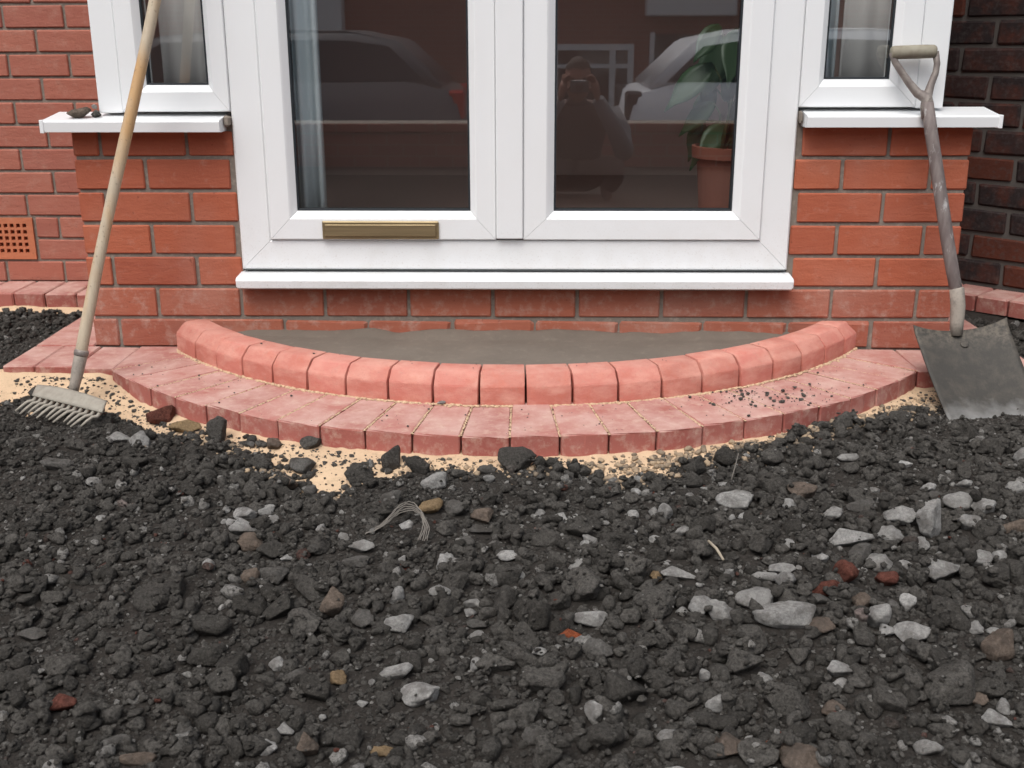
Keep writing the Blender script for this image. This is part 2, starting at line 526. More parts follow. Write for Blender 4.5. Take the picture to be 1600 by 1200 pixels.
bay = thing('brick_bay', 'orange red brick bay that holds the white double doors and side windows', 'brick bay')
bm = bmesh.new()
bm_box(bm, BX0 + .005, DX0 - .001, .006, .10, -.12, .588)
bm_box(bm, DX1 + .001, BX1 - .005, .006, .10, -.12, .598)
bm_box(bm, DX0 - .001, DX1 + .001, .0062, .0998, -.12, .166)
bm_box(bm, BX0 + .0052, BX0 + .11, .1002, .86, -.12, .588)
bm_box(bm, BX1 - .11, BX1 - .0052, .1002, .86, -.12, .598)
obj('mortar', bm_mesh('mortar', bm, MAT['mortar']), bay)
for r in range(7):
    z0 = ZC + (r - 1) * CH + MJ
    z1 = ZC + r * CH - MJ
    off = XE0 if r % 2 else XE0 + ST / 2
    xs = [BX0] + [off + ST * k for k in range(-1, 11) if BX0 + .04 < off + ST * k < BX1 - .04] + [BX1]
    mat = 'base_brick' if r < 2 else 'bay_brick'
    for a, b in zip(xs, xs[1:]):
        a2 = a if a == BX0 else a + MJ
        b2 = b if b == BX1 else b - MJ
        segs = [(a2, b2)]
        if r >= 2:
            segs = []
            if a2 < DX0 - .012: segs.append((a2, min(b2, DX0 - .004)))
            if b2 > DX1 + .012: segs.append((max(a2, DX1 + .004), b2))
        for s0, s1 in segs:
            if s1 - s0 < .02: continue
            zt = z1
            if r == 6: zt = .572 if s0 < 0 else .582
            rag = .0035 if (r == 0 and -.7 < s0 < .8) else 0.
            brick(bay, s0, s1, z0, zt, mat, rag=rag, bev=.007 if rag else .0035)
    # the returns, back to the house wall
    for X, side in ((BX0, -1), (BX1, 1)):
        ys = [.1025 if r % 2 else .0] 
        y = .1025 + MJ if r % 2 == 0 else .1025 + MJ + .11
        if r % 2: brick(bay, .1025 + MJ, y - 2 * MJ, z0, z1, mat, y=X, side=side)
        while y < .80:
            y2 = min(y + ST - 2 * MJ, .83)
            if y2 - y > .03: brick(bay, y, y2, z0, z1 if r < 6 else z1 - .01, mat, y=X, side=side)
            y += ST
# flat roof over the bay, well above the picture
obj('roof', box_mesh('roof', BX0 - .12, BX1 + .12, -.14, .83, 2.18, 2.34, MAT['upvc'], .01), bay)

# red house wall on the left
YW = .835
house = thing('house_wall', 'red brick house wall set back at the left, with a terracotta air brick', 'house wall')
bm = bmesh.new()
bm_box(bm, -4.2, -1.80, YW + .006, YW + .22, -.12, 3.0)
bm_box(bm, -1.59, BX0 + .05, YW + .006, YW + .22, -.12, 3.0)
bm_box(bm, -1.80, -1.59, YW + .0062, YW + .22, -.12, .077)
bm_box(bm, -1.80, -1.59, YW + .0062, YW + .22, .213, 3.0)
bm_box(bm, BX1 - .05, 1.40, YW + .006, YW + .22, -.12, 3.0)
bm_box(bm, BX0 + .05, BX1 - .05, YW + .006, YW + .22, 2.34, 3.0)
obj('mortar', bm_mesh('mortar', bm, MAT['mortar']), house)
far = bmesh.new()
P, L2 = .0757, .2
for i in range(-1, 39):
    z0 = .069 + P * (i - 1) + .0042
    z1 = .069 + P * i - .0042
    if i == -1: continue
    off = -1.498 if i % 2 == 0 else -1.598
    for k in range(-14, 4):
        a, b = off + L2 * k + .0042, off + L2 * (k + 1) - .0042
        b = min(b, BX0 + .03)
        if b - a < .02: continue
        if i in (1, 2):                      # round the air brick (two courses high)
            if a < -1.585 and b > -1.805:
                if b > -1.585 + .03: a = -1.5775
                elif a < -1.805 - .03: b = -1.8125
                else: continue
        if i < 15 and a > -2.3:
            if i == 2 and a < -1.55 and b < -1.45 and a > -1.58: pass
            brick(house, a, b, z0, z1, 'wall_brick', y=YW)
        else:
            bm_box(far, a, b, YW, YW + .09, z0, z1)
o = obj('brick_courses', bm_mesh('brick_courses', far, MAT['wall_brick']), house); tag(o, kind='stuff')
# air brick: a terracotta grille of square holes
vent = bmesh.new()
vx0, vx1, vz0, vz1 = -1.803, -1.587, .0745, .2155
nxh, nzh = 9, 5
px, pz = .0215, .0215
hx0 = vx1 - .022 - px * nxh + (px - .013) ; hz0 = vz0 + .0225
hw = .013
xs = [vx0] + [v for k in range(nxh) for v in (hx0 + px * k, hx0 + px * k + hw)] + [vx1]
zs = [vz0] + [v for k in range(nzh) for v in (hz0 + px * k, hz0 + px * k + hw)] + [vz1]
yv = YW - .003
def quad(*p): vent.faces.new([vent.verts.new(q) for q in p])
for i in range(len(xs) - 1):
    for j in range(len(zs) - 1):
        x0, x1, z0, z1 = xs[i], xs[i + 1], zs[j], zs[j + 1]
        if i % 2 and j % 2:
            yb = yv + .04
            quad((x0, yv, z0), (x0, yb, z0), (x0, yb, z1), (x0, yv, z1)); quad((x1, yv, z0), (x1, yv, z1), (x1, yb, z1), (x1, yb, z0))
            quad((x0, yv, z0), (x1, yv, z0), (x1, yb, z0), (x0, yb, z0)); quad((x0, yv, z1), (x0, yb, z1), (x1, yb, z1), (x1, yv, z1))
        else:
            quad((x0, yv, z0), (x1, yv, z0), (x1, yv, z1), (x0, yv, z1))
for p in (((vx0, vz0), (vx1, vz0)), ((vx1, vz0), (vx1, vz1)), ((vx1, vz1), (vx0, vz1)), ((vx0, vz1), (vx0, vz0))):
    (a, b), (c, d) = p
    quad((a, yv, b), (a, yv + .06, b), (c, yv + .06, d), (c, yv, d))
bmesh.ops.remove_doubles(vent, verts=vent.verts, dist=.0002)
ab = obj('air_brick', bm_mesh('air_brick', vent, MAT['terracotta_vent']), house)
obj('vent_back', box_mesh('vent_back', vx0 + .004, vx1 - .004, YW + .0065, YW + .05, vz0 + .004, vz1 - .004, MAT['black']), ab).location.y = .032

# dark wall on the right, canted at 45 degrees
dark = thing('dark_wall', 'dark blackish purple brick wall at the right, canted behind the bay', 'brick wall', (1.548, .778, 0))
dark.rotation_euler = (0, 0, R(-45))
obj('mortar', box_mesh('mortar', -.30, 1.0, .007, .2, -.12, 3.0, MAT['dark_mortar']), dark)
far = bmesh.new()
for i in range(0, 36):
    z0 = .012 + .0838 * (i - 1) + .006
    z1 = .012 + .0838 * i - .006
    off = .005 if i % 2 == 0 else .118
    for k in range(-2, 5):
        a, b = off + .217 * k + .006, off + .217 * (k + 1) - .006
        a, b = max(a, -.295), min(b, .995)
        if b - a < .02: continue
        if i < 14 and a < .5:
            brick(dark, a, b, z0, z1, 'dark_brick', rag=.0012, bev=.006)
        else:
            bm_box(far, a, b, 0, .09, z0, z1)
o = obj('brick_courses', bm_mesh('brick_courses', far, MAT['dark_brick']), dark); tag(o, kind='stuff')

# ------------------------------------------------------------------ white doors and windows
def rect_member(bm, x0, x1, z0, z1, ws, prof, gap=.0004):
    """four mitred members round a rectangle; ws = widths (left, right, bottom, top); prof = [(t 0..1 across the member, y)]"""
    wl, wr, wb, wt = ws
    def pt(c, t, y):
        x = x0 + wl * t if c in (0, 3) else x1 - wr * t
        z = z0 + wb * t if c in (0, 1) else z1 - wt * t
        return Vector((x, y, z))
    for c in range(4):
        d = (c + 1) % 4
        if (wb, wr, wt, wl)[c] == 0: continue
        ra = [pt(c, t, y) for t, y in prof]
        rb = [pt(d, t, y) for t, y in prof]
        ax = (rb[0] - ra[0]).normalized()
        va = [bm.verts.new(p + ax * gap) for p in ra]
        vb = [bm.verts.new(p - ax * gap) for p in rb]
        n = len(prof)
        for i in range(n):
            bm.faces.new((va[i], va[(i + 1) % n], vb[(i + 1) % n], vb[i]))
        bm.faces.new(va[::-1]); bm.faces.new(vb)
def frame_prof(yf, yb, bead=None):
    if bead is None:
        return [(0, yb), (0, yf + .004), (.05, yf), (.95, yf), (1., yf + .004), (1., yb)]
    return [(0, yb), (0, yf + .004), (.04, yf), (.74, yf), (.80, yf + .003), (1., bead), (1., yb)]

doors = thing('french_doors', 'white plastic double glazed doors with a brass letter plate above the curved step', 'double doors', ((DX0 + DX1) / 2, 0, .215))
dl = Vector(doors.location)
def part(name, me, parent, base=None):
    o = obj(name, me, parent)
    b = Vector((0, 0, 0))
    q = parent
    while q is not None:
        b += q.location; q = q.parent
    o.location = -b
    return o
ZT = 2.17
bm = bmesh.new()
rect_member(bm, DX0, DX1, .215, ZT, (.080, .078, .077, .07), frame_prof(-.006, .062))
fr = part('door_frame', bm_mesh('door_frame', bm, MAT['upvc']), doors)
part('shadow_line', box_mesh('shadow_line', DX0 + .004, DX1 - .004, .0, .05, .2105, .2148, MAT['shadow_gap']), doors)  # dark strip standing in for the shade between frame and sill
bm = bmesh.new()       # sill: sloping top, rounded nose
prof = [(.06, .169), (-.044, .169), (-.050, .173), (-.052, .192), (-.048, .199), (-.040, .2025), (.06, .2102)]
va = [bm.verts.new((-.668, y, z)) for y, z in prof]; vb = [bm.verts.new((.791, y, z)) for y, z in prof]
for i in range(len(prof)): bm.faces.new((va[i], va[(i + 1) % len(prof)], vb[(i + 1) % len(prof)], vb[i]))
bm.faces.new(va[::-1]); bm.faces.new(vb)
bmesh.ops.bevel(bm, geom=[e for e in bm.edges if abs(e.verts[0].co.x - e.verts[1].co.x) < .001], offset=.004, segments=2, affect='EDGES')
part('door_sill', bm_mesh('door_sill', bm, MAT['upvc']), doors)
def leaf(x0, x1, ws, lp=False):
    bm = bmesh.new()
    z0, z1 = .2945, ZT - .072
    rect_member(bm, x0, x1, z0, z1, ws, frame_prof(-.014, .05, .004))
    lf = part('door_leaf', bm_mesh('door_leaf', bm, MAT['upvc']), doors)
    gx0, gx1, gz0, gz1 = x0 + ws[0], x1 - ws[1], z0 + ws[2], z1 - ws[3]
    bm = bmesh.new()
    rect_member(bm, gx0 + .0004, gx1 - .0004, gz0 + .0004, gz1 - .0004, (.0045,) * 4, [(0, .03), (0, .0035), (1, .0045), (1, .03)], 0)
    part('gasket', bm_mesh('gasket', bm, MAT['gasket']), lf)
    bm = bmesh.new()
    g = .002
    bm.faces.new([bm.verts.new(p) for p in ((gx0 + g, .009, gz0 + g), (gx1 - g, .009, gz0 + g), (gx1 - g, .009, gz1 - g), (gx0 + g, .009, gz1 - g))])
    part('glass_pane', bm_mesh('glass_pane', bm, MAT['glass']), lf)
    if lp:
        bm = bmesh.new()
        bm_box(bm, -.438, -.133, -.021, -.0135, .297, .3445, .003, 2)
        pl = bmesh.new()
        bm_box(bm, -.431, -.140, -.0245, -.0205, .3045, .337, .0025, 2)
        part('letter_plate', bm_mesh('letter_plate', bm, MAT['brass']), lf)
    return lf
leaf(-.5765, .0165, (.0715, .0675, .0735, .075), True)
leaf(.0865, .7035, (.0795, .0745, .0735, .075))
part('cover_strip', box_mesh('cover_strip', .0172, .0858, -.021, .05, .2985, ZT - .08, MAT['upvc'], .003, 2), doors)

def side_window(x0, x1, zb, gx0, gx1, gz0, seam, lab, left):
    t = thing('side_window', lab, 'window', ((x0 + x1) / 2, 0, zb), 'slim side windows of the bay')
    bm = bmesh.new()
    # fixed frame on the outer side, full height
    if left: bm_box(bm, x0, seam - .0008, -.004, .06, zb, ZT, .003, 2); sx0, sx1 = seam, x1
    else: bm_box(bm, seam + .0008, x1, -.004, .06, zb, ZT, .003, 2); sx0, sx1 = x0, seam
    part('window_frame', bm_mesh('window_frame', bm, MAT['upvc']), t)
    bm = bmesh.new()
    ws = (gx0 - sx0, sx1 - gx1, gz0 - zb - .003, .07)
    rect_member(bm, sx0, sx1, zb + .003, ZT, ws, frame_prof(-.009, .055, .006))
    s = part('window_sash', bm_mesh('window_sash', bm, MAT['upvc']), t)
    z1 = ZT - .07
    bm = bmesh.new()
    rect_member(bm, gx0 + .0004, gx1 - .0004, gz0 + .0004, z1, (.004,) * 4, [(0, .03), (0, .005), (1, .006), (1, .03)], 0)
    part('gasket', bm_mesh('gasket', bm, MAT['gasket']), s)
    bm = bmesh.new()
    bm.faces.new([bm.verts.new(p) for p in ((gx0, .011, gz0), (gx1, .011, gz0), (gx1, .011, z1), (gx0, .011, z1))])
    part('glass_pane', bm_mesh('glass_pane', bm, MAT['glass']), s)
    return t
wl = side_window(-.997, DX0 - .001, .6185, -.871, -.7125, .687, -.9345, 'slim white side window left of the doors, behind the rake handle', True)
wr = side_window(DX1 + .001, 1.141, .6285, .840, 1.003, .699, 1.0705, 'slim white side window right of the doors, behind the shovel grip', False)
def sill(parent, x0, x1, z, endcap):
    bm = bmesh.new()
    prof = [(.06, z - .03), (-.048, z - .03), (-.058, z - .0285), (-.060, z - .004), (-.057, z), (.06, z + .0135)]
    va = [bm.verts.new((x0, y, q)) for y, q in prof]; vb = [bm.verts.new((x1, y, q)) for y, q in prof]
    for i in range(len(prof)): bm.faces.new((va[i], va[(i + 1) % len(prof)], vb[(i + 1) % len(prof)], vb[i]))
    bm.faces.new(va[::-1]); bm.faces.new(vb)
    ex = x0 if endcap < 0 else x1
    bm_box(bm, ex - .005, ex + .005, -.0612, -.004, z - .0312, z + .0012, .001)
    return part('window_sill', bm_mesh('window_sill', bm, MAT['upvc']), parent)
sill(wl, -1.126, -.676, .6035, -1)
sill(wr, .792, 1.268, .6145, 1)
# rough mortar left in the gaps at the inner ends of the two sills
for par, x0, x1, z0, z1 in ((wl, -.6745, -.6605, .586, .612), (wr, .7815, .790, .594, .622)):
    bm = bmesh.new()
    bm_box(bm, x0, x1, -.022, .02, z0, z1, .004, 1)
    for v in bm.verts: v.co += Vector((random.uniform(-1, 1), random.uniform(-1, 1), random.uniform(-1, 1))) * .002
    part('mortar_plug', bm_mesh('mortar_plug', bm, MAT['mortar']), par)

# ------------------------------------------------------------------ paving round the foot of the house
AX, AY, RK, RP = .056, .603, 1.101, 1.307
paving = thing('block_paving', 'dusty red paving blocks laid in a fan in front of the curved step', 'paving')
def pavers(parent, poly, z1=0., th=.052, gap=.0018, bev=.003):
    # shrink the plan polygon a little for the joint
    n = len(poly)
    cx = sum(p[0] for p in poly) / n; cy = sum(p[1] for p in poly) / n
    pts = []
    for x, y in poly:
        d = math.hypot(x - cx, y - cy)
        k = max(0., 1 - gap * 1.5 / d)
        pts.append(((x - cx) * k, (y - cy) * k))
    bm = bmesh.new()
    bm_prism(bm, pts, -th, 0, bev)
    rr = random.uniform
    for v in bm.verts: v.co += Vector((rr(-1, 1), rr(-1, 1), rr(-1, 1))) * .0008
    return obj('paver', bm_mesh('paver', bm, MAT['paver']), parent, (cx, cy, z1 + rr(-.0022, .0022)), (rr(-.008, .008), rr(-.008, .008), rr(-.006, .006)))
def pol(a, r): return (AX + r * math.sin(a), AY - r * math.cos(a))
DA, A0 = .0812, .0087
NF = 11
for k in range(-NF, NF):
    a, b = A0 + k * DA, A0 + (k + 1) * DA
    rp = RP + random.uniform(-.004, .004)
    pavers(paving, [pol(a, RK - .02), pol(b, RK - .02), pol(b, rp), pol((a + b) / 2, rp + .0008), pol(a, rp)], gap=.0026)
aL, aR = A0 - NF * DA, A0 + NF * DA
YS = -.205
for s, a, XE, XB in ((-1, aL, -1.245, BX0), (1, aR, 1.39, BX1)):
    i0, o0 = pol(a, RK - .03), pol(a, RP)
    o0 = (o0[0], min(o0[1], YS + .01))
    x = o0[0]
    pavers(paving, [i0, o0, (x, -.004), (i0[0], -.004)][::-s])
    while abs(x - XE) > .02:
        x2 = x + s * .1035
        if abs(x2 - XE) < .03 or (x2 - XE) * s > 0: x2 = XE
        pavers(paving, [(x, -.004), (x, YS + random.uniform(-.003, .003)), (x2, YS + random.uniform(-.003, .003)), (x2, -.004)][::-s][::-1])
        x = x2
    # along the bay's flank, back to the house wall
    y = -.002
    while y < .6:
        y2 = min(y + .2035, .63)
        if y2 - y > .03:
            pavers(paving, [(XB + s * .004, y), (XE, y), (XE, y2), (XB + s * .004, y2)][::-1][::s])
        y = y2
strip = thing('paving_strip', 'row of red paving blocks along the foot of the house wall at the left', 'paving')
x = -1.075
while x > -3.0:
    x2 = x - .1035
    pavers(strip, [(x, .632), (x, .829), (x2, .829), (x2, .632)], gap=.0026, bev=.005)
    x = x2
strip2 = thing('paving_strip', 'row of red paving blocks along the foot of the dark canted wall', 'paving', (1.548, .778, 0))
strip2.rotation_euler = (0, 0, R(-45))
x = -.2
while x < .9:
    pavers(strip2, [(x, -.155), (x + .1035, -.155), (x + .1035, -.006), (x, -.006)], z1=.012, gap=.0026, bev=.005)
    x += .1035

# ------------------------------------------------------------------ the curved step: kerb blocks round a mortar bed
step = thing('curved_step', 'curved doorstep edged with salmon kerb blocks round a grey mortar bed', 'doorstep')
DK, AK0 = .0975, .0388
prof = [(0, -.01), (0, .0415), (.0008, .0445), (.0030, .0480), (.0215, .0685), (.0255, .0720), (.0305, .0740), (.080, .0745), (.086, .0725), (.088, .067), (.088, -.01)]
for k in range(-10, 10):
    a, b = AK0 + k * DK, AK0 + (k + 1) * DK
    if k == -10: a -= .016
    c = (a + b) / 2
    h = (b - a) / 2
    tight = 1. if -8 < k < 8 else .35
    gout = .0022 * tight + .0006
    bm = bmesh.new()
    rings = []
    for s in (-1, 1):
        ring = []
        for t, z in prof:
            r = RK - t
            hw = r * math.tan(h) - gout * (1 if t < .03 else .6)
            ring.append(bm.verts.new((s * hw, t, z)))
        rings.append(ring)
    n = len(prof)
    for i in range(n):
        bm.faces.new((rings[0][i], rings[0][(i + 1) % n], rings[1][(i + 1) % n], rings[1][i]))
    bm.faces.new(rings[0][::-1]); bm.faces.new(rings[1])
    ends = [e for e in bm.edges if e.verts[0].co.x * e.verts[1].co.x > 0 and abs(e.verts[0].co.x) > .02]
    bmesh.ops.bevel(bm, geom=ends, offset=.0026, segments=2, affect='EDGES', profile=.5)
    rr = random.uniform
    for v in bm.verts: v.co += Vector((rr(-1, 1), rr(-1, 1), rr(-1, 1))) * .0005
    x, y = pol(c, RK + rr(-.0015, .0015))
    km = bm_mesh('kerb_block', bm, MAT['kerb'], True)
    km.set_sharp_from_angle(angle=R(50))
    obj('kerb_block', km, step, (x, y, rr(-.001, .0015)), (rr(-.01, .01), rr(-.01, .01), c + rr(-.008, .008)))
# bed of fresh mortar, a shallow trowelled sheet that rises a little at the wall
rows = []
aa = np.linspace(-.86, .86, 61)
for f in np.linspace(0, 1, 15):
    row = []
    for a in aa:
        x, y = pol(a + .03, RK - .07)
        y2 = y + (.012 - y) * f if y < .0 else .012
        zz = .045 - .010 * f + .004 * float(vnoise(x, y2, 9, 3)) + .0025 * float(vnoise(x, y2, 31, 4))
        if f > .9: zz += .010 + .006 * float(vnoise(x, 0, 14, 5))
        row.append((x, y2, zz))
    rows.append(row)
bm = bmesh.new()
V = [[bm.verts.new(p) for p in row] for row in rows]
for i in range(14):
    for j in range(60):
        bm.faces.new((V[i][j], V[i][j + 1], V[i + 1][j + 1], V[i + 1][j]))
bmesh.ops.recalc_face_normals(bm, faces=bm.faces)
me = bm_mesh('mortar_bed', bm, MAT['bed'], True)
obj('mortar_bed', me, step)

# ------------------------------------------------------------------ ground, sand, rubble
BND = np.array([(-1.75, -.30), (-1.30, -.33), (-1.194, -.336), (-1.121, -.295), (-1.027, -.325), (-.889, -.39), (-.75, -.533), (-.646, -.586), (-.544, -.645), (-.431, -.76), (-.329, -.84), (-.281, -.835),
                (-.244, -.77), (-.197, -.728), (-.063, -.722), (.033, -.745), (.112, -.742), (.206, -.718), (.285, -.742), (.368, -.722), (.459, -.665), (.571, -.60), (.702, -.515), (.824, -.435),
                (.922, -.395), (1.026, -.325), (1.106, -.275), (1.209, -.235), (1.8, -.22)])
BND[:, 1] -= .035 * np.clip((BND[:, 0] + .36) / .1, 0, 1) * np.clip((1.25 - BND[:, 0]) / .2, 0, 1)
def yb(x): return np.interp(x, BND[:, 0], BND[:, 1])
def ye(x):
    d = np.clip(RP * RP - (np.asarray(x) - AX) ** 2, 0, None)
    return np.minimum(AY - np.sqrt(d), -.205)
def sand_raw(x, y):
    d = np.clip(ye(x) - y, 0, None)
    lift = .030 * np.clip((-np.asarray(x) - .84) / .16, 0, 1)
    return -.0455 + lift * np.clip(1 - d * 5, 0, 1) - .16 * d + .012 * vnoise(x, y, 7, 1) * np.clip(d * 12, 0, 1) + .006 * vnoise(x, y, 19, 2) * np.clip(d * 14 + .15, 0, 1) + .0028 * vnoise(x, y, 55, 8)
def soil_h(x, y):
    x = np.asarray(x, float); y = np.asarray(y, float)
    base = -.060 + .013 * vnoise(x, y, 3.1, 11) + .010 * vnoise(x, y, 7.3, 12) + .005 * vnoise(x, y, 17, 13)
    d = yb(x) + .022 * vnoise(x, y, 12, 14) + .010 * vnoise(x, y, 33, 15) - y
    front = sand_raw(x, y) + np.clip(d * .45, -.04, .012)
    k = np.clip(d / .14, 0, 1); k = k * k * (3 - 2 * k)
    h = front * (1 - k) + base * k
    rec = (((x < -1.222) & (y > -.25)) | ((x > 1.39) & (y > -.25)))
    recl = -.052 + .010 * vnoise(x, y, 9, 16) + .006 * vnoise(x, y, 24, 17)
    sandy = (x < -1.2) & (y > .575 + .02 * vnoise(x, y, 13, 18))
    recl = np.where(sandy, -.075, recl)
    h = np.where(rec, np.where(y > -.1, recl, recl * .5 + h * .5), h)
    inside = (x > -1.2) & (x < 1.37) & (y > -.2)
    return np.where(inside, -.12, h) + .0022 * vnoise(x, y, 70, 19)
def grid_mesh(name, xs, ys, hf, mat):
    X, Y = np.meshgrid(xs, ys)
    Z = hf(X, Y)
    V = np.stack([X.ravel(), Y.ravel(), Z.ravel()], 1)
    nx, ny = len(xs), len(ys)
    i = (np.arange(ny - 1)[:, None] * nx + np.arange(nx - 1)[None, :]).ravel()
    F = np.stack([i, i + 1, i + nx + 1, i + nx], 1)
    me = bpy.data.meshes.new(name)
    me.vertices.add(len(V)); me.vertices.foreach_set('co', V.astype(np.float32).ravel())
    me.loops.add(F.size); me.loops.foreach_set('vertex_index', F.astype(np.int32).ravel())
    me.polygons.add(len(F)); me.polygons.foreach_set('loop_start', np.arange(0, F.size, 4, dtype=np.int32)); me.polygons.foreach_set('loop_total', np.full(len(F), 4, dtype=np.int32))
    me.polygons.foreach_set('use_smooth', np.ones(len(F), dtype=bool))
    me.materials.append(mat)
    me.update(); me.validate()
    return me
soil = obj('soil', grid_mesh('soil', np.arange(-2.6, 2.6, .0115), np.arange(-2.9, .83, .0115), soil_h, MAT['soil']))
tag(soil, 'dark crumbly soil under the loose rubble', 'soil', kind='structure')
def sand_h(x, y):
    d = yb(x) - y
    return sand_raw(x, y) - np.clip((d - .10) * .8, 0, .06)
sd = obj('sand', grid_mesh('sand', np.arange(-1.8, 1.5, .008), np.arange(-1.02, -.17, .008), sand_h, MAT['sand']))
tag(sd, 'pale yellow bedding sand spilling out from under the paving', 'sand', kind='stuff')
sd2 = obj('sand', grid_mesh('sand', np.arange(-3., -1.2, .012), np.arange(.52, .66, .008),
          lambda x, y: -.045 - np.clip(.632 - y, 0, 1) * .45 + .006 * vnoise(x, y, 16, 6), MAT['sand']))
tag(sd2, 'narrow band of sand below the paving row at the house wall', 'sand', kind='stuff')

def ico(sub):
    bm = bmesh.new()
    bmesh.ops.create_icosphere(bm, subdivisions=sub, radius=1)
    V = np.array([v.co[:] for v in bm.verts]); F = np.array([[v.index for v in f.verts] for f in bm.faces], dtype=np.int32)
    bm.free()
    return V, F
def rubble(sub, seed, planes=13, soft=.034, rough=.055):
    """a broken, slightly rounded lump inside the unit box"""
    V, F = ico(sub)
    g = np.random.default_rng(seed)
    N = g.normal(size=(planes, 3)); N /= np.linalg.norm(N, axis=1)[:, None]
    D = g.uniform(.50, .90, planes)
    t = V @ N.T
    r = np.where(t > .12, D / np.maximum(t, .12), 9.)
    r = np.minimum(-np.log(np.sum(np.exp(-r / soft), 1)) * soft, 1.12)
    P = V * r[:, None]
    f = np.zeros(len(P))
    for k, am in ((3.2, .9), (7.1, .7), (15., .5), (27., .3)):
        A = g.normal(size=(4, 3)) * k; ph = g.uniform(0, 6.3, 4)
        f += am * np.sin(P @ A.T + ph).mean(1)
    P *= (1 + rough * f)[:, None]
    lo, hi = P.min(0), P.max(0)
    return (P - (lo + hi) / 2) / ((hi - lo) / 2), F
PROTO = []
for s in range(22):
    V, F = rubble(3 if s >= 8 else 4, 100 + s, planes=int(rng.integers(9, 18)), soft=float(rng.uniform(.010, .036)))
    PROTO.append((V, F))
MED = [rubble(2, 300 + s, planes=int(rng.integers(8, 14)), soft=float(rng.uniform(.012, .04)), rough=.07) for s in range(24)]
FIN = [rubble(1, 500 + s, planes=9, soft=.04, rough=.05) for s in range(16)]
STM = {}
def stone_mesh(i, mat):
    if (i, mat) not in STM:
        V, F = PROTO[i]
        STM[i, mat] = mesh_from('stone', V.tolist(), F.tolist(), MAT[mat], True)
    return STM[i, mat]

# height raster on which stones come to rest
RS = .003
RX0, RX1, RY0, RY1 = -2.5, 2.3, -2.45, .8
gx = np.arange(RX0, RX1, RS); gy = np.arange(RY0, RY1, RS)
GX, GY = np.meshgrid(gx, gy)
H = np.maximum(soil_h(GX, GY), np.where((GY < ye(GX)) & (GX > -1.8) & (GX < 1.5) & (GY > -1.0), sand_h(GX, GY), -1.))
def cells(x, y, r):
    i0 = max(int((x - r - RX0) / RS), 0); i1 = int((x + r - RX0) / RS) + 2
    j0 = max(int((y - r - RY0) / RS), 0); j1 = int((y + r - RY0) / RS) + 2
    return slice(j0, j1), slice(i0, i1)
def settle(x, y, a, b, c, ang, embed, pct=50):
    """rest an ellipsoid (half axes a, b across, c up) on the raster; returns the centre height"""
    sl = cells(x, y, max(a, b))
    dx = GX[sl] - x; dy = GY[sl] - y
    u = (dx * math.cos(ang) + dy * math.sin(ang)) / a; v = (-dx * math.sin(ang) + dy * math.cos(ang)) / b
    q = u * u + v * v
    inn = q < 1
    if not inn.any(): return None
    h = np.percentile(H[sl][inn], pct)
    z = h + c * embed
    top = z + c * .9 * np.sqrt(np.clip(1 - q, 0, 1))
    H[sl] = np.where(inn, np.maximum(H[sl], top), H[sl])
    return z
CAMP = np.array([.1189, -2.92204, .81635])
def project(x, y, z):
    x, y, z = np.broadcast_arrays(x, y, z)
    d = np.stack([x - CAMP[0], y - CAMP[1], z - CAMP[2]], -1)
    w_ = d @ np.array(fwd); return 1751.8 * (d @ np.array(right)) / w_, 1751.8 * (d @ np.array(up)) / w_, w_
def allowed(x, y, margin=0.):
    """where rubble lies: beyond the sand, and in the two recesses beside the bay"""
    x = np.asarray(x); y = np.asarray(y)
    n = .022 * vnoise(x, y, 12, 14) + .010 * vnoise(x, y, 33, 15)
    front = (y < yb(x) + n - margin)
    recl = (x < -1.25 - margin) & (y > -.3) & (y < .56)
    recr = (x > 1.42 + margin) & (y > -.3) & ((x - 1.548) + (y - .778) < -.22 * 1.414)
    return front | recl | recr
def inview(x, y, side=420, low=200):
    px, py, _ = project(x, y, -.05)
    return (abs(px) < 800 + side) & (py > -600 - low)

